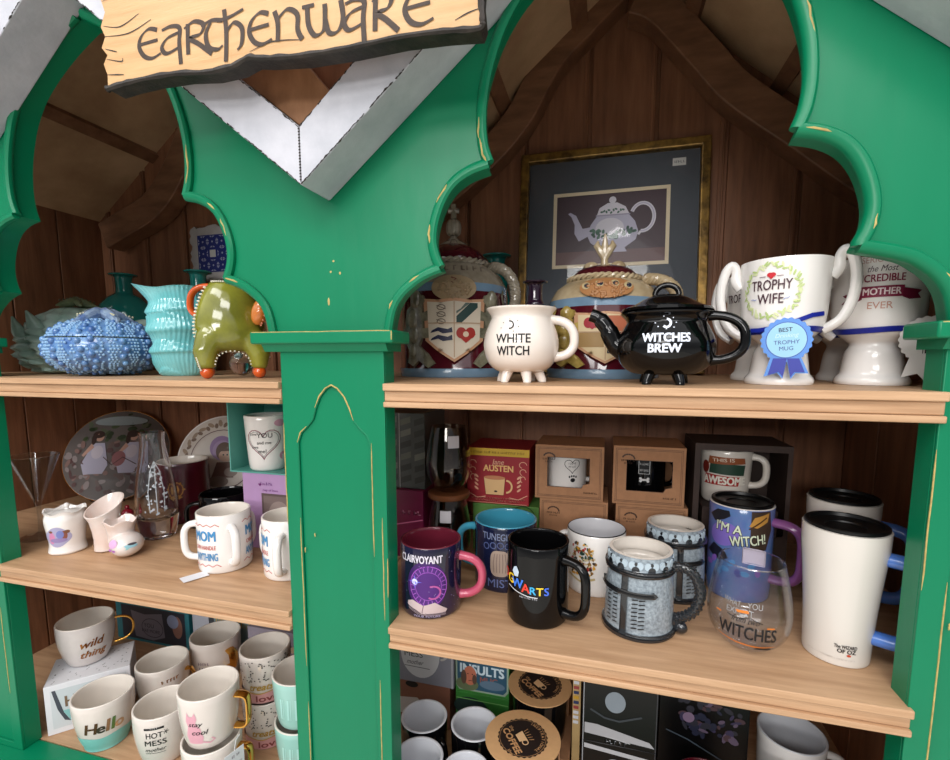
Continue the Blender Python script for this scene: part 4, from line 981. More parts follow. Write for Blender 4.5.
# stemless witches glass
x, y = .167, .074
r = thing('stemless_glass', 'clear stemless wine glass printed WITCHES in black and orange, sticker on its rim', 'glass', (x, y, Z2), face(x, y))
gp = [(.016, .0005), (.022, .002), (.032, .010), (.0395, .022), (.0425, .036), (.0425, .048), (.0405, .064), (.0370, .082), (.0330, .099)]
s = [(q.x, q.y) for q in smooth_path([(a, b, 0) for a, b in gp], 5)]
mb = MB(); mb.lathe([(0, .0015)]+s+[(a-.0012, b) for a, b in s[::-1] if b > .006]+[(.012, .006), (0, .005)], 56); mb.build('bowl', thin_glass('thin_glass_a', (250, 251, 252), 1.0), r)
D = Dec(cyl(s), e=.0006); bk = (22, 22, 26); og = (214, 122, 40); gy = (150, 150, 150)
D.text('WHAT', -.016, .060, .0065, gy, w=.017, rot=-.1); D.text('YOU', .006, .060, .0065, gy, w=.014); D.text('EXPECT', -.008, .0515, .0065, gy, w=.026); D.poly([(-.012, .056), (.0, .0575), (.001, .0545), (-.010, .0535)], og)
D.text('from two', -.003, .0435, .0070, bk, w=.026, shear=.4, bold=.01); D.rect(-.033, -.027, .047, .0485, og); D.rect(.018, .026, .041, .0425, og); D.line([(-.02, .049), (-.010, .047), (.002, .050), (.014, .046)], .0008, bk)
D.text('WITCHES', .0, .0255, .0155, bk, w=.056, bold=.02); D.line([(-.032, .0215), (-.01, .0175), (.012, .0165), (.028, .0185)], [.0005, .0022, .0022, .0005], og); D.poly([(.006, .0125), (.022, .0125), (.026, .0155), (.020, .0165), (.010, .0160)], bk)
D.build('printed_lettering', r)
D = Dec(cyl(s, PI), e=.0008); D.rect(-.014, .010, .0790, .0995, mat('lilac_sticker', (206, 196, 212), .6), h=.0012); D.build('price_sticker', r)
mb = MB(); mb.tube([(.0325*math.cos(t), .0325*math.sin(t), .0992) for t in [TAU*k/48 for k in range(48)]], .0008, 8, closed=True); mb.build('rim', clear, r)
# travel mugs with blue handles
wt2 = mat('ivory_ceramic', (214, 208, 200), .16, coat=.4); blh = mat('blue_glossy_handle', (74, 118, 196), .15, coat=.6)
OP = [(.0305, .0005), (.0310, .004), (.0315, .02), (.0325, .045), (.0345, .075), (.0370, .105), (.0388, .125), (.0392, .145)]
def travel(label, x, y, rot):
    s = [(q.x, q.y) for q in smooth_path([(a, b, 0) for a, b in OP], 3)]
    r, s = mug('travel_mug', label, x, y, Z2, .039, .145, wt2, wt2, prof=s, rz=face(x, y)+rot); tlid(r, .0375, .145)
    mb = MB(); mb.tube(hpath(1.45, .029, .030, .035, .118, .040, .5), .0075, 14, rb=.0095, binv=(math.cos(1.45), math.sin(1.45), 0)); mb.build('handle', blh, r); return r, s
r, s = travel('tall white travel mug with black lid and blue handle, nearest the right pilaster', .257, .080, 0)
D = Dec(cyl(s)); D.text('The WIZARD', .009, .0215, .0040, (46, 42, 40), w=.020, bold=.03); D.text('OF OZ', .010, .0165, .0045, (46, 42, 40), w=.016, bold=.04); D.ell(.012, .0145, .002, .0014, (190, 70, 40), 8)
D.dashes(-.026, .018, .0085, .0014, (186, 178, 172)); D.build('printed_lettering', r)
travel('white travel mug with black lid mostly hidden behind the tall one by the right pilaster', .303, .195, -.1)
# boxes at the back
def carton(name, label, x0, x1, y0, y1, z0, z1, m, cat='box', group=None, bevel=.0008, solid=True):
    r = thing(name, label, cat, ((x0+x1)/2, (y0+y1)/2, z0), 0, group); w2, d2, h = (x1-x0)/2, (y1-y0)/2, z1-z0
    if solid: mb = MB(); mb.box(-w2, w2, -d2, d2, 0, h); mb.build('carton', m, r, bevel=bevel)
    return r, w2, d2, h
def fplane(d2): return plane((0, -d2, 0), (1, 0, 0), (0, 0, 1))
red = mat('red_card', (158, 34, 44), .5, noise=.06, nscale=50)
r, w2, d2, h = carton('gift_box', 'red box lettered Jane AUSTEN with a mug picture and yellow top', -.218, -.113, .25, .345, 1.2575, 1.352, red)
D = Dec(fplane(d2), L=None, e=.0003); ye = (216, 178, 52); pk = (226, 170, 140)
D.rect(-w2, w2, h-.013, h-.0005, ye); D.dashes(-.046, .046, h-.009, .0038, (176, 130, 44))
D.text('Jane', .0, h-.027, .009, pk, w=.020, bold=.01, shear=.2); D.text('AUSTEN', .001, h-.0385, .0105, (236, 186, 120), w=.050, bold=.045, arc=0)
D.poly([(-.0235, .045), (.013, .045), (.0105, .016), (-.020, .016)], (228, 186, 132)); D.ring(.015, .031, .009, .010, .003, (228, 186, 132), -1.6, 1.6); D.ell(-.005, .045, .0183, .0035, (196, 130, 90)); D.ell(-.003, .022, .003, .0016, (50, 30, 30), 8); D.line([(-.0235, .045), (-.020, .016), (.0105, .016), (.013, .045)], .0008, (120, 30, 40))
for sg_ in (-1, 1):
    for k in range(4): D.ell(sg_*.036, .026+.007*k, .0045, .0018, pk, 8, rot=sg_*.7)
    for k in range(3): D.ring(sg_*(w2-.010), h-.026-.012*k, .006-.001*k, .005, .0011, pk, 0, 4.4)
    D.line([(sg_*.05, .018), (sg_*.035, .010), (sg_*.02, .0125)], .0012, pk)
D.dashes(-.044, .044, .0085, .0026, pk); D.dashes(-.037, .037, .0045, .0026, pk); D.line([(-w2+.003, .002), (w2-.003, .002)], .0007, pk)
D.build('printed_front', r)
r, w2, d2, h = carton('gift_box', 'green gift box under the red Jane AUSTEN box', -.208, -.0965, .25, .345, Z2, 1.257, mat('leaf_green_card', (92, 140, 66), .5, noise=.15, nscale=20))
D = Dec(fplane(d2), L=None); D.ring(.030, h-.02, .02, .02, .002, (44, 84, 40)); D.ell(.030, h-.02, .015, .015, (70, 110, 56)); D.build('printed_front', r)
def window_box(label, x0, x1, z0, z1, win, m=kraft, y0=.25, y1=.345, lines=True, group=None):
    r, w2, d2, h = carton('mug_box', label, x0, x1, y0, y1, z0, z1, m, solid=False, group=group); t = .0012
    mb = MB()
    if win:
        a, b, c, d = win
        mb.prism([(-w2, 0), (w2, 0), (w2, h), (-w2, h)], -d2, -d2+t, holes=[[(a, c), (b-.012, c), (b-.009, c+.006), (b, c+.008), (b, d), (a, d)]])
    else: mb.box(-w2, w2, -d2, -d2+t, 0, h)
    mb.box(-w2, -w2+t, -d2+t, d2, 0, h); mb.box(w2-t, w2, -d2+t, d2, 0, h); mb.box(-w2+t, w2-t, -d2+t, d2, 0, t); mb.box(-w2+t, w2-t, -d2+t, d2, h-t, h); mb.box(-w2+t, w2-t, d2-t, d2, t, h-t)
    mb.build('carton', m, r)
    D = Dec(fplane(d2), L=None, e=.0003); c = (74, 50, 38)
    if lines:
        for o_ in (.004, .006):
            D.line([(-w2+o_, o_), (w2-o_, o_), (w2-o_, h-o_), (-w2+o_, h-o_)], .0007, c, closed=True)
        if win: D.line([(win[0], win[2]), (win[1]-.012, win[2]), (win[1]-.009, win[2]+.006), (win[1], win[2]+.008), (win[1], win[3]), (win[0], win[3])], .0007, c, closed=True)
        for k in range(7): a = .2+.4*k; D.ell(-w2+.022+.009*math.cos(a), h-.020+.007*math.sin(a), .0014, .0022, c, 7, rot=a)
        D.dashes(-w2+.012, -w2+.032, h-.024, .0030, c); D.dashes(-w2+.016, -w2+.028, h-.028, .0024, c)
        D.dashes(w2-.030, w2-.011, .0115, .0030, c)
    D.build('printed_front', r); return r, w2, d2, h
def boxed(label, x, y, z, R, H, m, phi):
    r, s = mug('coffee_mug', label, x, y, z, R, H, m, rz=0); add_handle(r, m, s, phi, .02, H*.78, .018, .005, .004, .7); return r, s
window_box('kraft cardboard mug box with window showing a white heart mug', -.103, .004, 1.2745, 1.362, (-.034, .032, .020, .068))
r, s = boxed('white mug with heart outline and paw print, seen through the window of a kraft box', -.058, .30, 1.2760, .034, .078, wcer, 1.7)
D = Dec(cyl(s), e=.0005)
hp = lambda cx, cy, k: [(cx+k*16*math.sin(t)**3/16, cy+k*(13*math.cos(t)-5*math.cos(2*t)-2*math.cos(3*t)-math.cos(4*t))/16) for t in [TAU*i/30 for i in range(30)]]
D.line(hp(.013, .050, .0125), .0009, K, closed=True); D.text('I LOVE', .013, .052, .0034, K, w=.012); D.text('MY CAT', .013, .0465, .0034, K, w=.012)
D.ell(.014, .026, .0040, .0034, K, 12)
for k in range(4): D.ell(.0085+.0036*k, .0315+.0012*(k in (1, 2)), .0014, .0019, K, 8)
D.build('printed_design', r)
window_box('kraft cardboard mug box with window showing a black dog mug', .018, .122, 1.2745, 1.366, (-.032, .034, .022, .070))
r, s = boxed('black mug with tag and bone drawing, seen through the window of a kraft box', .066, .30, 1.2760, .034, .078, bcer, 1.7)
D = Dec(cyl(s), e=.0005); wg = (210, 210, 210); D.line([(-.009, .044), (.007, .044), (.007, .068), (-.009, .068)], .0010, wg, closed=True); D.text('I LOVE', -.001, .058, .0034, wg, w=.012); D.text('MY DOG', -.001, .048, .0034, wg, w=.012)
D.rect(-.006, .005, .033, .036, wg)
for a, b in ((-.006, .0325), (-.006, .0365), (.005, .0325), (.005, .0365)): D.ell(a, b, .0022, .0022, wg, 8)
D.build('printed_design', r)
window_box('kraft mug box directly beneath the box with the white heart mug', -.095, .012, Z2, 1.274, None)
window_box('kraft mug box directly beneath the box with the black dog mug', .024, .128, Z2, 1.274, None)
dkb = mat('dark_brown_card', (58, 42, 36), .6, noise=.15, nscale=60)
r, w2, d2, h = window_box('dark brown box whose large window shows the THIS IS AWESOME mug', .134, .262, Z2, 1.375, (-.056, .058, .06, .190), m=dkb, lines=False)
r, s = mug('coffee_mug', 'cream THIS IS AWESOME mug inside the dark brown window box', .187, .300, 1.279, .0375, .083, ccer, rz=-.25, rb=.86)
add_handle(r, ccer, s, 1.5, .028, .072, .022, .006, .005, .7)
D = Dec(cyl(s)); D.poly([(-.030, .030), (.020, .030), (.022, .044), (-.028, .046)], (168, 34, 30)); D.poly([(-.022, .048), (.028, .046), (.030, .062), (-.020, .066)], (46, 74, 60)); D.poly([(-.024, .062), (.030, .064), (.028, .073), (-.022, .074)], (150, 84, 50)); D.ell(-.028, .056, .006, .010, (120, 40, 30))
D.text('THIS IS', -.002, .0665, .0055, (236, 226, 206), w=.030, rot=.05); D.text('AWESOME', .000, .032, .0120, (240, 234, 222), w=.060, bold=.05); D.build('printed_design', r)
mb = MB(); mb.box(-.050, .050, -.046, .046, 0, .102); o = mb.build('box_insert', dkb); o.location = (.198, .2975, Z2+.0015); tag(o, 'dark cardboard insert holding up the mug inside the dark brown window box', 'insert')
# left end of the shelf
mg = mat('magenta_card', (128, 28, 72), .35, noise=.25, nscale=20)
r, w2, d2, h = carton('gift_box', 'glossy magenta box behind the CLAIRVOYANT mug beside the middle pilaster', -.345, -.2745, .19, .285, Z2, 1.2875, mg)
D = Dec(fplane(d2), L=None); D.dashes(.0, .03, .072, .007, (216, 140, 170)); D.line([(-.03, .05), (.035, .065)], .002, (206, 110, 150)); D.build('printed_front', r)
r, w2, d2, h = carton('glassware_box', 'grey box patterned with pale panes standing on the magenta box', -.345, -.2745, .20, .30, 1.288, 1.412, mat('pane_grey', (92, 94, 90), .3, noise=.2, nscale=20))
D = Dec(fplane(d2), L=None)
for i in range(3):
    for j in range(6): D.poly([(-.030+.024*i, .008+.019*j), (-.012+.024*i, .014+.019*j), (-.012+.024*i, .024+.019*j), (-.030+.024*i, .018+.019*j)], random.choice([(124, 126, 116), (110, 112, 100), (70, 70, 66)]))
D.line([(-.008, .0), (-.008, h)], .0012, (190, 190, 184)); D.build('printed_front', r)
def stemless(label, x, y, z, k=1.0, flip=False, st=(0, .08)):
    r = thing('stemless_glass', label, 'glass', (x, y, z), face(x, y))
    s2 = [(a*.82, b*1.05) for a, b in s_g]
    if flip: s2 = [(a, .104-b) for a, b in s2][::-1]
    mb = MB(); mb.lathe([(a, b) for a, b in s2]+[(a-.0012, b) for a, b in s2[::-1]], 48)
    mb.build('bowl', thin_glass('smoky_glass', (214, 208, 200), 1.5), r)
    D = Dec(cyl(s2), e=.0007); D.rect(st[0]-.008, st[0]+.009, st[1]-.008, st[1]+.010, (184, 180, 184), h=.001); D.line([(st[0]-.008, st[1]), (st[0]+.009, st[1])], .0008, (120, 116, 120)); D.build('price_sticker', r)
s_g = [(q.x, q.y) for q in smooth_path([(a, b, 0) for a, b in gp], 4)]
stemless('smoky stemless wine glass with paper sticker, under the round wooden coaster', -.234, .20, Z2, st=(-.006, .080))
stemless('smoky stemless wine glass with paper sticker, standing on the wooden coaster', -.234, .20, 1.290, st=(.007, .082))
mb = MB(); mb.lathe([(0, 0), (.032, 0), (.0335, .002), (.0335, .007), (.032, .0085), (0, .0085)], 40); o = mb.build('coaster', mat('amber_wood', (110, 66, 40), .3, noise=.2)); o.location = (-.234, .20, 1.2805); tag(o, 'round amber wooden coaster between the two stacked stemless glasses', 'coaster')

# ================================================================ MIDDLE SHELF, LEFT BAY
x, y = -.985, .10
r = thing('martini_glass', 'clear martini glass with a wide cone, at the left end of the middle shelf', 'glass', (x, y, Z2), 0)
mb = MB(); mb.lathe([(0, 0), (.030, 0), (.031, .0015), (.012, .0045), (.0042, .010), (.0032, .03), (.0032, .058), (.006, .066), (.036, .150), (.035, .1505), (.005, .069), (0, .067)], 48); mb.build('glass', tglass, r)
mb = MB(); mb.tube([(.0357*math.cos(t), .0357*math.sin(t), .1505) for t in [TAU*k/48 for k in range(48)]], .0008, 8, closed=True); mb.build('rim', clear, r)
def plate(label, x, y, R, lean, deco, edge):
    r = thing('display_plate', label, 'plate', (x, y, Z2+.007), face(x, y)*.5); r.rotation_euler = (-lean, 0, face(x, y)*.5)
    mb = MB(); mb.lathe([(0, .004), (R*.6, .004), (R*.66, .002), (R*.93, -.008), (R, -.0105), (R*1.003, -.0125), (R*.92, -.012), (R*.6, 0), (0, 0)], 72)
    mb.v = [(a, -c, b+R) for a, b, c in mb.v]; mb.build('plate', wcer, r)
    mb = MB(); mb.tube([(R*.995*math.cos(t), .011, R+R*.995*math.sin(t)) for t in [TAU*k/72 for k in range(72)]], .0012, 6, closed=True); mb.build('rim', edge, r)
    pr = [(0, .004), (R*.6, .004), (R*.66, .002), (R*.93, -.008), (R, -.0105)]
    def sf(u, v, e):
        q = math.hypot(u, v)
        for (r0, z0), (r1, z1) in zip(pr, pr[1:]):
            if q <= r1: zz = lerp(z0, z1, (q-r0)/(r1-r0)); break
        else: zz = -.0105
        return (u, -(zz+.0006+e), v+R)
    D = Dec(sf, L=.012, e=.0006); deco(D, R); D.build('painted_picture', r)
    mb = MB()   # wire easel behind
    for s_ in (-1, 1): mb.tube([(s_*.03, -.004, .002), (s_*.03, .012, .0), (s_*.025, .030, .09)], .0012, 6)
    mb.build('easel', mat('black_wire', (20, 20, 20), .4), r)
    return r
def deco1(D, R):
    D.ell(0, 0, R*.985, R*.985, (104, 98, 96), 48); D.e += .0002
    random.seed(8)
    for k in range(150):
        a = random.uniform(0, TAU); q = R*.92*math.sqrt(random.random()); u, v = q*math.cos(a), q*math.sin(a)
        c = random.choice([(48, 62, 40), (70, 84, 56), (96, 104, 84)]) if v > R*.25 else random.choice([(110, 92, 88), (140, 112, 106), (96, 70, 70), (150, 140, 140)])
        D.ell(u, v, random.uniform(.004, .011), random.uniform(.003, .007), c, 8, rot=random.uniform(0, 3))
    D.ell(0, R*.72, R*.5, R*.12, (150, 162, 166), 20)
    for cx, t in ((-.034, 1), (.036, .9)):
        D.poly([(cx-.012, .024), (cx+.012, .024), (cx+.026, -.030), (cx+.018, -.05), (cx-.020, -.05), (cx-.028, -.026)], (186, 184, 206)); D.ell(cx, .002, .012, .016, (206, 200, 214)); D.poly([(cx-.014, .024), (cx-.030, -.004), (cx-.026, -.008), (cx-.008, .014)], (196, 156, 140))
        D.ell(cx, .038, .0085, .010, (200, 160, 142)); D.ell(cx-.003, .045, .012, .009, (58, 38, 32)); D.ell(cx-.011, .034, .005, .014, (58, 38, 32))
    D.ell(.012, -.015, .014, .018, (150, 96, 100)); D.line([(-.02, -.01), (.0, -.03), (.02, -.012), (.05, -.03)], .002, (70, 44, 48))
def deco2(D, R):
    D.ell(0, 0, R*.97, R*.97, (206, 198, 190), 48)
    random.seed(9)
    for k in range(26):
        a = TAU*k/26; D.ell(R*.83*math.cos(a), R*.83*math.sin(a), .009, .0045, (158, 140, 122), 8, rot=a*3)
        D.ell(R*.78*math.cos(a+.1), R*.78*math.sin(a+.1), .004, .0065, (126, 108, 96), 8, rot=a*2)
    D.ring(0, 0, R*.66, R*.66, .0016, (90, 52, 60)); 
    D.ell(-.002, .026, .024, .026, (150, 120, 172)); D.ell(.0, .020, .020, .022, (172, 146, 190)); D.ell(.004, .018, .017, .020, (96, 68, 52)); D.ell(.007, .008, .014, .013, (214, 182, 162)); D.ell(.003, .010, .002, .002, K, 8); D.ell(.011, .010, .002, .002, K, 8); D.poly([(-.006, .018), (.022, .018), (.020, .026), (-.004, .027)], (96, 68, 52))
    D.poly([(-.010, -.006), (.022, -.006), (.026, -.04), (-.020, -.04)], (112, 84, 76)); D.ell(.02, -.028, .014, .010, (150, 136, 128)); D.ell(-.006, -.048, .022, .012, (128, 112, 104))
plate('gold rimmed plate painted with two girls in white dresses in a garden', -1.068, .280, .111, .50, deco1, gold)
plate('white plate with brown leaf border and a girl in a purple hat', -.795, .318, .099, .28, deco2, wcer)
# porcelain jar
x, y = -.872, .068
r = thing('porcelain_jar', 'small white porcelain jar with wavy rim and a lilac teacup picture', 'jar', (x, y, Z2), face(x, y))
pr = [(.024, 0), (.0265, .003), (.0255, .008), (.0245, .016), (.026, .032), (.0285, .050), (.029, .060), (.0275, .066), (.0295, .0715)]
s = [(q.x, q.y) for q in smooth_path([(a, b, 0) for a, b in pr], 4)]
wob = lambda a, rr, zz: (rr*(1+.03*math.cos(6*a)*(1 if zz > .055 else .4)), zz+(.0022*math.cos(6*a+.5) if zz > .064 else 0))
mb = MB(); mb.lathe([(0, .0005)]+s+[(.0275, .0712), (.0250, .064), (.022, .01), (0, .006)], 60, fn=wob); mb.build('body', wcer, r)
mb = MB(); mb.lathe([(0, .064), (.024, .0645), (.0245, .067), (.012, .0695), (.004, .0705), (0, .0705)], 40); mb.ball((.003, .006, .0765), .0042, 14, 8); mb.lathe([(.003, .069), (.0025, .076)], 12, c=(.003, .006, 0)); mb.build('lid', wcer, r)
D = Dec(cyl(s)); D.poly([(-.014+.019*math.cos(t)*(1+.06*math.cos(4*t)), .0315+.0165*math.sin(t)*(1+.06*math.cos(4*t))) for t in [TAU*k/36 for k in range(36)]], (166, 164, 196)); D.ell(-0.021, .030, .005, .010, (206, 130, 170)); D.ell(-0.004, .034, .0045, .008, (140, 84, 70)); D.ell(-0.012, .026, .012, .004, (146, 130, 176)); D.ell(0.000, .040, .004, .003, (120, 80, 60)); D.ell(-0.022, .041, .003, .002, (120, 80, 60)); D.ell(-0.009, .036, .005, .007, (120, 130, 190))
D.build('printed_picture', r)
# porcelain boot
x, y = -.780, .088
r = thing('porcelain_boot', 'small porcelain boot with open shaft, jagged collar and pastel flowers', 'ornament', (x, y, Z2), face(x, y)-.25); r.scale = (1.1, 1.1, 1.1)
bt = mat('iridescent_porcelain', (232, 226, 222), .08, coat=.9, nscale=14, col2=(222, 198, 186))
mb = MB()
mb.ball((.013, -.024, .0185), (.0215, .0250, .0180), 28, 16); mb.ball((.004, -.004, .020), (.0190, .0200, .0185), 24, 14)
mb.lathe([(0, .020), (.0175, .020), (.0165, .030), (.0180, .040), (.0225, .050), (.0210, .0502), (.016, .040), (.0140, .032), (0, .031)], 40, c=(.004, -.012, 0), fn=lambda a, rr, zz: (rr, zz+(.006*abs(math.sin(2.5*a+.6)) if zz > .045 else 0)))
ft = mb.build('foot', bt, r)
md = ft.modifiers.new('merge', 'REMESH'); md.mode = 'VOXEL'; md.voxel_size = .0011; md.use_smooth_shade = True; sm = ft.modifiers.new('soft', 'SMOOTH'); sm.factor = .5; sm.iterations = 6
mb = MB(); n = 40
outer = [(.017, .002), (.0165, .020), (.018, .035), (.021, .055), (.0255, .070)]
mb.lathe([(0, .002)]+outer+[(.0240, .0705), (.019, .055), (.015, .03), (0, .026)], 44, c=(-.022, .018, 0), fn=lambda a, rr, zz: (rr, max(zz-.55*rr*math.cos(a+.7)*(zz/.07)**1.5, 0)))
sh_ = mb.build('shaft', bt, r)
D = Dec(lambda u, v, e: Vector((.013, -.024, .0185))+Vector((math.sin(u/.024)*math.cos(v/.03), -math.cos(u/.024)*math.cos(v/.03), math.sin(v/.03)*.85)).normalized()*(.0222+e), L=.003, e=.0022)
for u, v, a, b, c in ((-.014, .011, .007, .009, (214, 170, 210)), (-.018, -.002, .003, .003, (176, 110, 190)), (-.012, -.004, .0025, .0025, (170, 100, 180)), (.010, .004, .009, .004, (150, 200, 216)), (.012, .008, .006, .0025, (70, 66, 74)), (.004, .0, .004, .003, (150, 206, 210))): D.ell(u, v, a, b, c, 12)
D.build('painted_flowers', r)
# crystal vase
x, y = -.782, .160
r = thing('crystal_vase', 'tall etched crystal vase with a thick clear base beside the porcelain boot', 'vase', (x, y, Z2), face(x, y)); r.scale = (1.06, 1.06, 1.06)
pr = [(.0205, .0), (.0225, .003), (.0262, .022), (.0285, .045), (.0280, .07), (.0245, .105), (.0190, .14), (.0165, .165), (.0175, .182)]
s = [(q.x*1.12, q.y) for q in smooth_path([(a, b, 0) for a, b in pr], 5)]
mb = MB(); mb.lathe([(0, .0005)]+s+[(a-.0032, b) for a, b in s[::-1] if b > .038]+[(.018, .033), (0, .028)], 48); mb.build('body', clear, r)
D = Dec(cyl(s), e=.0005, L=.005); random.seed(13); fr = mat('frosted_etch', (176, 184, 190), .7)
for k in range(46):
    v = random.uniform(.045, .13); q = .020*(1-(v-.045)/.13); D.ell(random.uniform(-q, q), v, random.uniform(.0010, .0034), random.uniform(.0010, .0022), fr, 7, rot=random.uniform(0, 3))
for u in (-.010, 0, .010): D.line([(u, .05), (u*1.1, .085), (u*.6, .12), (0, .135)], .0012, fr)
D.build('etched_pattern', r)
# maroon mug with gold crest
r, s = mug('coffee_mug', 'tall maroon mug with a gold crest and cream inside, behind the crystal vase', -.818, .254, Z2, .0455, .121, mat('maroon_matte', (84, 20, 34), .25, coat=.3), ccer)
D = Dec(cyl(s)); gd = (196, 142, 66); D.ell(-.014, .070, .011, .014, (112, 50, 36)); D.ring(-.014, .070, .011, .014, .0018, gd); D.ell(-.014, .070, .005, .009, gd, 6); D.poly([(-.024, .055), (-.014, .049), (-.004, .055), (-.014, .059)], gd)
for k in range(6): D.ell(-.014+.012*math.cos(k), .070+.014*math.sin(k), .003, .002, gd, 7, rot=k)
D.build('printed_crest', r)
r, s = mug('coffee_mug', 'black mug hidden low between the maroon mug and the MOM mug', -.675, .205, Z2, .042, .078, bcer); add_handle(r, bcer, s, -1.8, .015, .06, .024)
mb = MB(); mb.ball((0, 0, .011), .011, 18, 10); mb.ball((0, 0, .0245), .0045, 10, 6); o = mb.build('glass_bead', mat('ruby_glass', (140, 16, 40), .08, coat=.8)); o.location = (-.962, .262, Z2-.0); tag(o, 'small ruby red glass bauble between the boot and the crystal vase', 'ornament'); o.location = (-.925, .215, Z2)
# open mint box and lilac box
lil = mat('lilac_card', (182, 146, 190), .55, noise=.06, nscale=40)
r, w2, d2, h = carton('gift_box', 'lilac gift box with a dark photo window under the open mint box', -.590, -.448, .158, .246, Z2, 1.3065, lil)
D = Dec(fplane(d2), L=None); D.rect(-.034, w2-.004, .006, .098, (96, 80, 78)); D.rect(-.030, w2-.006, .010, .094, (120, 104, 100)); D.ell(.0, .06, .022, .026, (146, 130, 124)); D.text('You & Me', -.024, .112, .0055, (110, 50, 120), w=.024); D.poly(hp(-.036, .1125, .003), (110, 40, 110)); D.text('cup of love', -.016, .102, .004, (110, 50, 120), w=.03); D.build('printed_front', r)
mint = mat('mint_card', (96, 172, 160), .5, noise=.06, nscale=40)
r = thing('open_gift_box', 'open fronted mint green box with a white heart mug inside, on the lilac box', 'box', (-.552, .202, 1.307), 0)
mb = MB(); a, b, hh = .061, .045, .120
for q in ((-a, -a+.002, -b, b, 0, hh), (a-.002, a, -b, b, 0, hh), (-a+.002, a-.002, -b, b, 0, .002), (-a+.002, a-.002, -b, b, hh-.002, hh), (-a+.002, a-.002, b-.002, b, .002, hh-.002)): mb.box(*q)
mb.build('carton', mint, r)
r, s = mug('coffee_mug', 'white mug with a big heart and handwritten words, inside the open mint box', -.563, .192, 1.3092, .0365, .094, wcer, rb=.84, rz=.65)
D = Dec(cyl(s)); D.line(hp(-.006, .050, .028), .0012, (130, 50, 70), closed=True); D.line(hp(-.006, .050, .0245), .0007, (110, 110, 110), closed=True); D.ell(.022, .082, .010, .006, (214, 160, 180)); D.ell(.026, .025, .007, .007, (206, 150, 170)); D.rect(.024, .033, .018, .027, (230, 226, 222))
for t, u, v, hh in (('Love', -.022, .062, .0045), ('YOU', -.004, .058, .0085), ('and me', -.005, .047, .0055), ('Love', -.020, .040, .0045), ('me!', -.008, .032, .0065)): D.text(t, u, v, hh, K)
D.build('printed_design', r)
# MOM mugs with three handles
def mom(label, x, y, off):
    r, s = mug('three_handled_mug', label, x, y, Z2, .0385, .090, wcer, ccer, rz=face(x, y)+off)
    for ph in (.24, .24+TAU/3, .24-TAU/3): add_handle(r, wcer, s, ph, .016, .070, .022, .0060, .0050, .62)
    for ph in (.24+TAU/6, .24-TAU/6, .24+PI):
        D = Dec(cyl(s, ph)); bl = (66, 138, 190); rd = (186, 66, 56)
        for v0, sg_ in ((.074, 1), (.012, 1)): D.line([(-.024+.006*k, v0+(.0035 if k % 2 else 0)) for k in range(9)], .0011, rd)
        D.text('MOM', 0, .052, .0155, bl, w=.036, bold=.04); D.text('CAN HANDLE', 0, .0385, .0065, rd, w=.036, bold=.01); D.text('ANYTHING', 0, .0215, .0120, bl, w=.040, bold=.02); D.build('printed_lettering', r)
    return r
r = mom('white three-handled MOM CAN HANDLE ANYTHING mug with a paper tag under it', -.570, .092, 0)
price_tag(r, (-.043, -.030, .0009), .034, .022, (math.radians(88), 0, .3))
mom('white three-handled MOM mug partly hidden by the middle pilaster', -.456, .098, -.55)

# ================================================================ BOTTOM SHELF, LEFT BAY
iv = mat('ivory_glaze', (218, 208, 200), .14, coat=.4)
mintg = mat('mint_glaze', (158, 204, 194), .15, coat=.4)
# box with window picture
r = thing('gift_box', 'white patterned gift box with a Hello mug picture, under the wild thing mug', 'box', (-.899, .106, Z3), .80)
mb = MB(); w2, d2, h = .060, .045, .0895; mb.box(-w2, w2, -d2, d2, 0, h); mb.build('carton', card, r, bevel=.0008)
D = Dec(fplane(d2), L=None, e=.0003); D.rect(-w2+.008, w2-.006, .010, .080, (206, 210, 214)); D.poly([(-.045, .080), (.035, .080), (.028, .036), (.020, .014), (-.026, .014), (-.036, .036)], (196, 204, 208)); D.poly([(-.0375, .040), (.029, .040), (.020, .014), (-.026, .014)], (136, 190, 190)); D.poly([(-.050, .080), (-.045, .080), (-.036, .036), (-.028, .018), (-.036, .022), (-.044, .044)], (70, 74, 84))
D.text('Hello', -.008, .046, .020, (120, 96, 74), w=.050, bold=.03); D.build('printed_front', r)
D = Dec(plane((0, 0, h), (1, 0, 0), (0, 1, 0)), L=None, e=.0003); random.seed(2)
for k in range(60): u, v = random.uniform(-w2+.005, w2-.005), random.uniform(-d2+.004, d2-.004); D.lay = 0; D.line([(u, v), (u+.002, v+.0012)], .0011, K)
D.build('dash_pattern', r)
r, s = mug('coffee_mug', 'white mug with wild thing in gold script and thin gold handle, on the white box', -.919, .114, Z3+.0912, .0435, .078, mat('marbled_white', (212, 204, 200), .14, coat=.4, noise=.12, nscale=20), ccer, rb=.72, belly=.004)
mb = MB(); mb.tube(hpath(1.45, .040, .018, .042, .066, .030, .8), .0022, 12); mb.build('handle', gold, r)
D = Dec(cyl(s), e=.0006); D.text('wild', .004, .040, .015, mat('bronze_foil', (170, 110, 60), .2, metal=1), w=.034, bold=.02, shear=.35); D.text('thing', .006, .020, .014, _m['bronze_foil'], w=.038, bold=.02, shear=.35); D.build('gold_script', r)
r, s = mug('coffee_mug', 'white Hello mug with a mint green bottom, at the front of the bottom shelf', -.807, .056, Z3, .0440, .088, iv, ccer, rb=.70, belly=.003)
D = Dec(cyl(s), e=.0004); pr = s
D.poly([(-.075+.15*k/20, .0012) for k in range(21)]+[(.075-.15*k/20, .030+.0015*math.sin(k)) for k in range(21)], (128, 196, 188))
cols = [(120, 90, 66), (84, 70, 60), (196, 130, 96), (196, 150, 80), (92, 140, 80)]
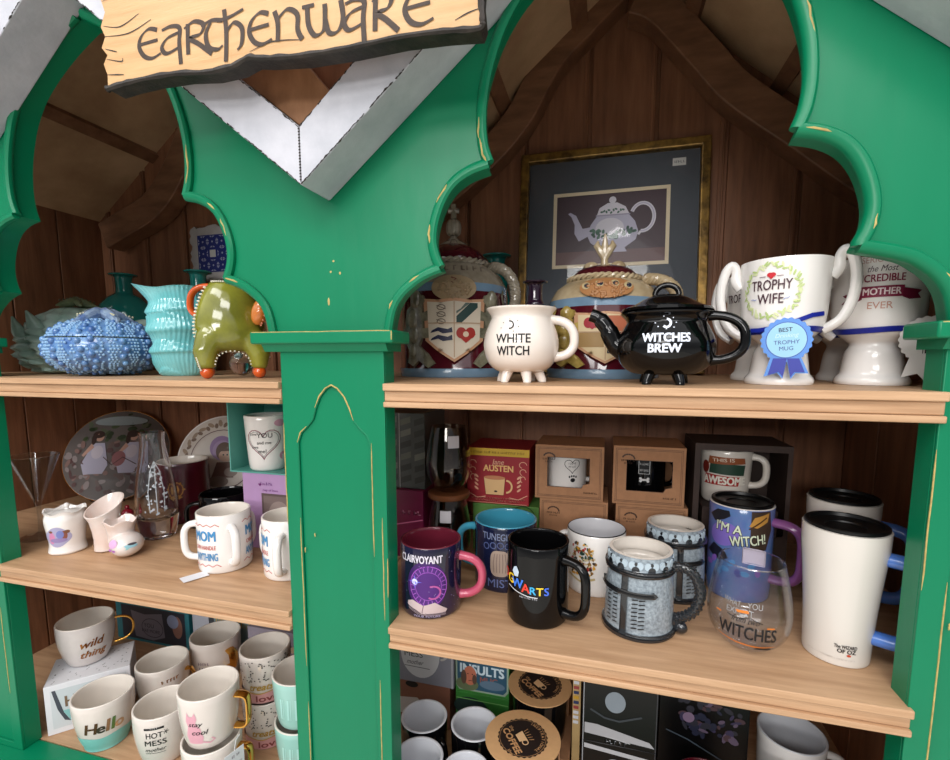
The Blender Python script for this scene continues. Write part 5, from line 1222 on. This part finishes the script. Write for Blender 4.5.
for ch, u, c, hh in (('H', -.022, (110, 78, 54), .020), ('e', -.008, (90, 78, 66), .018), ('l', .001, (196, 136, 104), .022), ('l', .008, (104, 142, 84), .022), ('o', .017, (222, 188, 150), .018)): D.text(ch, u, .040, hh, mat('foil_%d' % int(u*1000+50), c, .25, metal=.6), bold=.04, shear=.15)
D.build('foil_lettering', r)
r, s = mug('coffee_mug', 'plain white mug with gold handle behind the Hello and HOT MESS mugs', -.790, .153, Z3, .0430, .085, iv, ccer, rb=.8, belly=.003)
mb = MB(); mb.tube([(.034, -.022, .066), (.044, -.028, .066), (.047, -.030, .06), (.047, -.030, .03), (.044, -.028, .024), (.031, -.020, .024)], .003, 8, rb=.006, binv=(0, 1, 0)); mb.build('handle', gold, r)
D = Dec(cyl(s)); D.dashes(-.004, .020, .060, .006, gold); D.build('gold_script', r)
r, s = mug('coffee_mug', 'white mug lettered HOT MESS in black with a gold handle', -.686, .062, Z3, .042, .088, iv, ccer, rb=.8, belly=.003)
mb = MB(); mb.tube(hpath(1.2, .038, .016, .039, .068, .024, .45), .0030, 10, rb=.0065, binv=(math.cos(1.2), math.sin(1.2), 0)); mb.build('handle', gold, r)
D = Dec(cyl(s)); u0 = -.015; D.rect(u0-.014, u0+.014, .071, .0745, K); D.text('* * * *', u0, .0715, .003, W_); D.text('HOT', u0, .057, .0095, K, w=.023, bold=.01); D.text('MESS', u0+.001, .044, .0095, K, w=.030, bold=.01); D.text('mother', u0, .033, .007, K, w=.028, shear=.3); D.line([(u0-.014, .030), (u0+.014, .0295)], .0007, K)
for k in range(6): D.line([(u0+.016, .064), (u0+.016+.004*math.cos(k), .064+.004*math.sin(k))], .0007, K)
D.build('printed_lettering', r)
# cat mugs, stacked
def catmug(label, z, tagp):
    r, s = mug('coffee_mug', label, -.559, .032, z, .0412, .083, iv, ccer, rb=.80, belly=.002, rz=face(-.559, .032)+.05)
    mb = MB(); mb.tube(hpath(.95, .038, .016, .040, .066, .020, .42), .0032, 10, rb=.0075, binv=(math.cos(.95), math.sin(.95), 0)); mb.build('handle', gold, r)
    D = Dec(cyl(s)); pk = (216, 158, 172)
    D.poly([(-.034, .066), (-.031, .060), (-.026, .060), (-.023, .066), (-.020, .056), (-.022, .050), (-.016, .040), (-.012, .024), (-.014, .014), (-.032, .014), (-.036, .028), (-.033, .044), (-.036, .052)], pk); D.line([(-.014, .017), (-.004, .013), (.002, .017), (-.002, .021)], .0026, pk)
    D.text('stay', -.023, .044, .007, K, w=.018, bold=.02, shear=.3); D.text('cool', -.018, .030, .008, K, w=.020, bold=.02, shear=.3); D.build('printed_cat', r)
    return r
r = catmug('white pink cat mug with gold handle, at the bottom of its stack of two', Z3, 1)
r2 = catmug('white pink cat mug with gold handle, on top of its stack of two', Z3+.0838, 0)
tg = price_tag(r, (.024, -.0475, .060), .030, .036, (0, 0, .45)); 
mb = MB(); mb.tube([(.024, -.0478, .076), (.028, -.040, .088), (.034, -.036, .092)], .0005, 5); mb.build('string', card, r)
D = Dec(plane((.024, -.0481, .060), (math.cos(.45), math.sin(.45), 0), (0, 0, 1)), L=None, e=.0002); D.dashes(-.004, .010, .008, .004, (150, 140, 150)); D.dashes(-.010, .011, -.004, .0022, (150, 140, 150)); D.build('tag_print', r)
r, s = mug('coffee_mug', 'white mug with a square gold handle, tallest behind the cat mug', -.752, .241, Z3, .0465, .092, iv, ccer, rb=.84, belly=.002)
mb = MB(); mb.tube([(.022, -.040, .072), (.028, -.056, .070), (.029, -.058, .055), (.026, -.055, .040), (.020, -.040, .038)], .003, 8, rb=.009, binv=(.88, .47, 0)); mb.build('handle', gold, r)
D = Dec(cyl(s)); D.dashes(-.036, -.014, .05, .006, (140, 120, 130)); D.dashes(-.034, -.016, .040, .006, (140, 120, 130)); D.build('printed_lettering', r)
def dotmug(label, z):
    r, s = mug('coffee_mug', label, -.545, .138, z, .0405, .0815, iv, ccer, rb=.86, belly=.001, rz=face(-.545, .15))
    D = Dec(cyl(s)); random.seed(6)
    for k in range(190): u = random.uniform(-.1, .1); D.ell(u, random.uniform(.040, .076), .0013, .0011, (50, 44, 40), 6)
    D.poly([(-.12+.24*k/24, .001) for k in range(25)]+[(.12-.24*k/24, .020+.002*math.sin(k*1.3)) for k in range(25)], (206, 150, 150)); D.line([(-.12+.24*k/24, .021+.002*math.sin(k*1.3+PI)) for k in range(25)], .002, (190, 150, 70))
    D.text('treats', -.010, .026, .012, (176, 140, 60), w=.036, bold=.03, shear=.3); D.text('thanks', .022, .040, .009, (176, 140, 60), w=.030, bold=.03, shear=.3); D.text('love', .0, .004, .012, (130, 60, 60), w=.034, bold=.03); D.build('printed_dots', r)
dotmug('white mug with black dots and pink band, lower of the stack by the mint mugs', Z3)
dotmug('white mug with black dots and pink band, upper of the stack by the mint mugs', Z3+.0823)
def mintm(label, z):
    r, s = mug('coffee_mug', label, -.453, .105, z, .042, .0795, mintg, ccer, rb=.84, belly=.001)
    D = Dec(cyl(s)); 
    for u in (-.034, -.022, -.010, .002): D.rect(u, u+.003, .02, .055, (176, 222, 214)); D.rect(u+.005, u+.006, .02, .055, (176, 222, 214))
    D.build('printed_stripes', r)
mintm('mint green mug, lower of two stacked beside the middle pilaster', Z3); mintm('mint green mug, upper of two stacked beside the middle pilaster', Z3+.0803)
# gift boxes at the back
tb = mat('teal_card', (52, 128, 140), .35, noise=.2, nscale=14)
r, w2, d2, h = carton('gift_box', 'teal box with a grey mug picture at the back of the bottom shelf', -1.082, -.872, .29, .375, Z3, .948, tb)
D = Dec(fplane(d2), L=None, e=.0003); D.rect(-.088, .094, .006, .085, (44, 48, 60)); D.poly([(-.06, .074), (-.02, .068), (.03, .076), (.035, .02), (.0, .008), (-.05, .012)], (120, 116, 128)); D.ring(.0, .038, .030, .022, .0014, (40, 36, 50)); D.text('YOU', -.01, .038, .010, (30, 28, 40)); D.text('ARE MORE', -.005, .026, .008, (30, 28, 40)); D.ell(.072, .05, .014, .026, (150, 110, 96)); D.ell(.060, .062, .016, .016, (150, 160, 190)); D.build('printed_front', r)
r, w2, d2, h = carton('gift_box', 'small teal box lying on top of the teal mug picture box', -1.045, -.905, .295, .37, .9485, 1.02, mat('aqua_card', (66, 150, 156), .35, noise=.2, nscale=14))
D = Dec(fplane(d2), L=None, e=.0003)
for k in range(9): D.rect(-.03+.008*k, -.025+.008*k, .045, .060, random.choice([(200, 170, 120), (60, 110, 130), (190, 120, 90)]))
D.build('printed_front', r)
r, w2, d2, h = carton('gift_box', 'narrow pale grey box at the back, beside the teal box', -.862, -.818, .29, .37, Z3, .952, mat('pale_grey_card', (178, 180, 190), .5))
r, w2, d2, h = carton('gift_box', 'pale box with gold and teal print behind the square-handled mug', -.806, -.702, .292, .37, Z3, .958, mat('grey_teal_card', (130, 152, 156), .5, noise=.1))
D = Dec(fplane(d2), L=None, e=.0003)
for k in range(14): D.rect(-.046+.0065*k, -.043+.0065*k, .074, .074+random.uniform(.01, .024), random.choice([(190, 160, 90), (70, 120, 130), (150, 150, 110)]))
D.build('printed_front', r)
r, w2, d2, h = carton('gift_box', 'lilac grey box with brown photo print at the back beside the middle pilaster', -.690, -.560, .26, .35, Z3, .955, mat('lilac_grey_card', (150, 142, 156), .5, noise=.1))
D = Dec(fplane(d2), L=None, e=.0003)
for k in range(16): D.ell(-.02+.005*k, .078+random.uniform(-.012, .014), .005, .007, random.choice([(150, 110, 66), (60, 44, 40), (196, 170, 140)]), 8)
D.build('printed_front', r)

# ================================================================ BOTTOM SHELF, RIGHT BAY
gb = mat('grey_card', (140, 140, 150), .5, noise=.08)
r, w2, d2, h = carton('gift_box', 'tan and pink box lying under the grey mug picture box', -.345, -.243, .225, .32, Z3, .9325, mat('tan_pink_card', (150, 100, 80), .5, noise=.2, nscale=8))
D = Dec(fplane(d2), L=None, e=.0003); D.poly([(-w2, .045), (-.01, .05), (.02, .02), (-w2, .015)], (206, 200, 196)); D.ell(-.02, .074, .012, .006, K); D.build('printed_front', r)
r, w2, d2, h = carton('gift_box', 'grey box with a white HOT MESS mug picture, under the middle shelf', -.345, -.234, .22, .32, .933, 1.04, gb)
D = Dec(fplane(d2), L=None, e=.0003); D.ell(-.006, .055, .036, .045, (212, 212, 214)); D.rect(-.042, .030, .055, h-.002, (212, 212, 214)); D.ring(.032, .07, .014, .02, .004, (200, 196, 190), -1.6, 1.6); D.text('HOT', -.018, .066, .011, K, w=.026); D.text('MESS', -.018, .048, .011, K, w=.034); D.text('mother', -.016, .034, .009, K, w=.030, shear=.3); D.line([(-.035, .03), (.012, .029)], .001, K); D.line([(w2-.003, 0), (w2-.003, h)], .002, (190, 190, 194)); D.build('printed_front', r)
gr = mat('green_gift_card', (64, 140, 60), .4, noise=.15, nscale=12)
def insult(label, z0, z1, up=True):
    r, w2, d2, h = carton('gift_box', label, -.2325, -.1385, .225, .32, z0, z1, gr)
    if not up:
        D = Dec(fplane(d2), L=None, e=.0003); D.ell(-.020, .052, .030, .018, (40, 60, 56)); D.line([(-.046, .066), (.046, .066)], .0016, (130, 190, 110)); D.build('printed_front', r); return
    D = Dec(fplane(d2), L=None, e=.0003); D.poly([(-.046, .012), (-.040, .004), (.04, .004), (.046, .012), (.046, h-.006), (.040, h-.003), (-.042, h-.003), (-.047, h-.012)], (150, 170, 150)); D.poly([(-.043, .014), (-.037, .007), (.037, .007), (.043, .014), (.043, h-.009), (.037, h-.006), (-.039, h-.006), (-.044, h-.014)], (52, 88, 110))
    D.text('INSULTS', .0, h-.047, .0165, (206, 222, 230), w=.076, bold=.05); D.text('MUG', .012, h-.062, .012, (150, 92, 84), w=.03, bold=.02); D.ell(.018, .020, .022, .008, (96, 120, 140))
    D.ell(-.026, .016, .020, .012, (104, 116, 84)); D.ell(-.021, .032, .0115, .0175, (196, 118, 92)); D.ell(-.032, .028, .005, .013, (96, 72, 60)); D.ell(-.013, .026, .004, .009, (96, 72, 60)); D.ell(-.0245, .035, .0014, .001, K, 6); D.ell(-.0165, .035, .0014, .001, K, 6); D.line([(-.0235, .023), (-.0175, .023)], .0012, (90, 44, 40))
    D.build('printed_front', r)
insult('green and blue INSULTS gift box with a bald man portrait, upper of two', .9285, 1.012)
insult('green gift box under the INSULTS box, lower of two', Z3, .928, False)
bm_ = mat('black_outer_glaze', (12, 12, 14), .1)
gw = mat('cool_white_inside', (206, 208, 214), .15, coat=.4)
for lab, x, y, R, ph in (('white-lined black mug in the back row, nearest the middle pilaster', -.256, .137, .036, .7), ('white-lined black mug in the back row, beside the front coffee mug', -.176, .142, .036, 2.7),
                         ('white-lined black mug in the front row, nearest the middle pilaster', -.236, .064, .0350, .1), ('white-lined black mug in the front row, beside the front coffee mug', -.1655, .060, .0325, .2)):
    r, s = mug('coffee_mug', lab, x, y, Z3, R, .095, bm_, gw, rb=.94, t=.0042)
    add_handle(r, bm_, s, ph, .018, .074, .0145, .005, .004, .6)
# coffee mugs with kraft discs
def coffee(label, x, y, z, R, H, rz):
    r, s = mug('coffee_mug', label, x, y, z, R*.86, H, bm_, rb=.92, rz=rz); add_handle(r, bm_, s, 1.25-rz if rz == 0 else 2.8, .020, H*.8, .026, .006, .005, .6)
    mb = MB(); mb.lathe([(0, H+.0006), (R, H+.0006), (R, H+.0022), (0, H+.0022)], 56); lid = mb.build('kraft_disc', mat('light_kraft', (208, 164, 116), .7, noise=.08, nscale=90), r)
    mb = MB(); mb.box(-.016, .016, R*.86+.002, R*.86+.0035, H-.06, H); 
    mb.v = [(a*math.cos(-1.2+rz)-b*math.sin(-1.2+rz), a*math.sin(-1.2+rz)+b*math.cos(-1.2+rz), c) for a, b, c in mb.v]; mb.build('kraft_strap', kraft, r)
    D = Dec(plane((0, 0, H+.0022), (1, 0, 0), (0, 1, 0)), L=None, e=.0003); c = (196, 150, 104)
    D.poly([((.0345+.0008*math.cos(28*t))*math.cos(t), (.0345+.0008*math.cos(28*t))*math.sin(t)) for t in [TAU*i/168 for i in range(168)]], (38, 30, 28)); D.ring(0, 0, .0325, .0325, .0005, c)
    an = -.95
    def T(t, u, v, hh, w=None, b=0, a=0): D.text(t, u*math.cos(an)-v*math.sin(an), u*math.sin(an)+v*math.cos(an), hh, c, w=w, bold=b, rot=an+a)
    T('COFFEE', .0, -.021, .0095, .046, .04); T('the', -.020, -.010, .006, .010); T('shop', .018, -.0285, .0045, .012, 0)
    for k, ch in enumerate('INSPIRATIONAL'):
        a = an+2.2-k*.165; D.text(ch, .0265*math.cos(a), .0265*math.sin(a), .0042, c, rot=a-PI/2, bold=.02)
    ca, sa = math.cos(an), math.sin(an); R2 = lambda p: [(u*ca-v*sa, u*sa+v*ca) for u, v in p]
    D.poly(R2([(-.010, .004), (.008, .004), (.006, -.008), (-.007, -.008)]), (226, 186, 140)); D.ring(*R2([(.010, -.001)])[0], .004, .004, .0014, (226, 186, 140))
    for k in range(5): D.line(R2([(-.008+.004*k, .006), (-.010+.005*k, .013)]), .0008, c)
    for k in range(3): D.text('mug' if k == 1 else 'cup', *R2([(.008, -.016+.0*k)])[0], .0035, c, rot=an) if k == 1 else None
    D.build('coffee_seal', lid)
coffee('black mug capped with a kraft disc reading COFFEE, front one on the bottom shelf', -.096, .108, Z3, .053, .115, 0)
coffee('black mug capped with a kraft COFFEE disc, further back on a kraft box', -.0855, .212, Z3+.045, .051, .079, .2)
r, w2, d2, h = carton('kraft_box', 'low kraft box under the rear kraft capped mug', -.1365, -.034, .165, .26, Z3, Z3+.0445, kraft)
r, w2, d2, h = carton('book', 'thin upright yellow book between the kraft capped mugs and the black box', -.0315, -.0195, .175, .30, Z3, 1.045, mat('book_cream', (190, 160, 110), .5, noise=.2, nscale=14))
D = Dec(fplane(d2), L=None, e=.0003)
for k in range(12): D.rect(-w2*.8, w2*.5, .10+.008*k, .105+.008*k, random.choice([(40, 50, 90), (196, 150, 40), (200, 200, 206), (150, 60, 60)]))
D.build('printed_spine', r)
bc = mat('black_card', (8, 8, 9), .3, spec=.35)
def bbox_(label, z0, z1, up):
    r, w2, d2, h = carton('gift_box', label, -.0165, .0865, .15, .245, z0, z1, bc)
    D = Dec(fplane(d2), L=None, e=.0003); g = (150, 152, 158)
    D.line([(-w2+.002, 0), (-w2+.002, h)], .0012, g); D.line([(w2-.002, 0), (w2-.002, h)], .0008, (70, 70, 76))
    if up: D.poly([(-w2+.004, .012), (w2-.003, .006), (w2-.010, .014), (-.03, .028), (-w2+.004, .028)], (160, 160, 164)); D.ell(-.006, .066, .014, .016, (130, 140, 150)); D.line([(-.04, .05), (-.02, .04), (.0, .038), (.03, .05)], .003, (50, 56, 62)); D.line([(-.02, .0115), (.0, .009), (.016, .007)], .0012, (180, 180, 184)); D.dashes(-.018, .012, .0015, .0055, g)
    else:
        D.poly([(-w2+.004, h-.004), (w2-.004, h-.012), (w2-.004, h-.018), (-w2+.004, h-.011)], (170, 170, 174))
        D.ell(-.004, .058, .016, .018, (168, 176, 186)); D.ell(-.001, .053, .0105, .0135, (206, 208, 212)); D.ell(-.005, .055, .0016, .001, K, 6); D.ell(.004, .055, .0016, .001, K, 6); D.line([(-.003, .046), (.003, .046)], .0012, (70, 60, 66)); D.poly([(-.02, .03), (.012, .034), (.022, .01), (-.03, .01)], (54, 58, 64))
        for k in range(18): D.ell(-.036+random.uniform(-.01, .012), .022+random.uniform(-.01, .012), .002, .002, (120, 124, 130), 6)
    D.build('printed_front', r)
bbox_('black gift box with a pale face photo, lower of two behind the shelf front', Z3, .948, False)
bbox_('black gift box with a white band, upper of the two stacked black boxes', .9485, 1.050, True)
r, w2, d2, h = carton('gift_box', 'black box with dim purple figures print behind the dark red mug', .094, .215, .20, .30, Z3, 1.03, bc)
D = Dec(fplane(d2), L=None, e=.0003); random.seed(17)
for k in range(60): D.ell(random.uniform(-.03, .05), .12+random.uniform(-.022, .035), random.uniform(.003, .008), random.uniform(.002, .006), random.choice([(52, 46, 74), (40, 40, 50), (90, 76, 96), (30, 34, 54), (70, 50, 56)]), 8, rot=k)
D.ell(-.02, .125, .008, .008, (120, 100, 124)); D.line([(-.05, .10), (-.02, .09), (.02, .07), (.05, .055)], .002, (60, 70, 80)); D.build('printed_front', r)
rd = mat('dark_red_glaze', (70, 8, 20), .1, coat=.7)
r, s = mug('coffee_mug', 'dark red mug in front of the black boxes on the bottom shelf', .148, .125, Z3, .042, .092, rd); add_handle(r, rd, s, 1.6, .016, .07, .024)
r, s = mug('coffee_mug', 'large white mug with handle, back one at the right of the bottom shelf', .284, .243, Z3, .0445, .10, wcer, gw, rb=.9); add_handle(r, wcer, s, 1.75, .022, .08, .030, .006, .005, .7)
r, s = mug('coffee_mug', 'white mug in front of the large white mug, at the right of the bottom shelf', .262, .150, Z3, .038, .088, wcer, gw, rb=.9); add_handle(r, wcer, s, 1.6, .018, .068, .024, .006, .005, .7)
# ---------------------------------------------------------------- groups of repeats
for _o in list(bpy.data.objects):
    _l = _o.get('label')
    if not _l: continue
    for _k, _g in (('trophy mug', 'white trophy mugs on the top shelf'), ('TROPHY WIFE mug', 'white trophy mugs on the top shelf'), ('castle cookie jar', 'castle cookie jars on the top shelf'), ('teal bottle', 'teal bottles at the back of the top shelf'),
                   ('kraft cardboard mug box', 'kraft mug boxes'), ('kraft mug box', 'kraft mug boxes'), ('travel mug with black lid', 'white travel mugs'), ('knight helmet mug', 'knight helmet mugs'),
                   ('smoky stemless', 'stacked stemless glasses'), ('three-handled', 'three-handled MOM mugs'), ('pink cat mug', 'stacked pink cat mugs'), ('white mug with black dots', 'stacked dotted mugs'),
                   ('mint green mug', 'stacked mint mugs'), ('white-lined black mug', 'white-lined black mugs on the bottom shelf'), ('black mug capped', 'kraft capped coffee mugs'), ('black gift box', 'stacked black gift boxes')):
        if _l.find(_k) >= 0 and (_l.startswith(_k) or 'behind the TROPHY' in _l or _k in _l.split(',')[0]) and not _l.startswith(('blue', 'glossy', 'aqua')):
            _o['group'] = _g; break
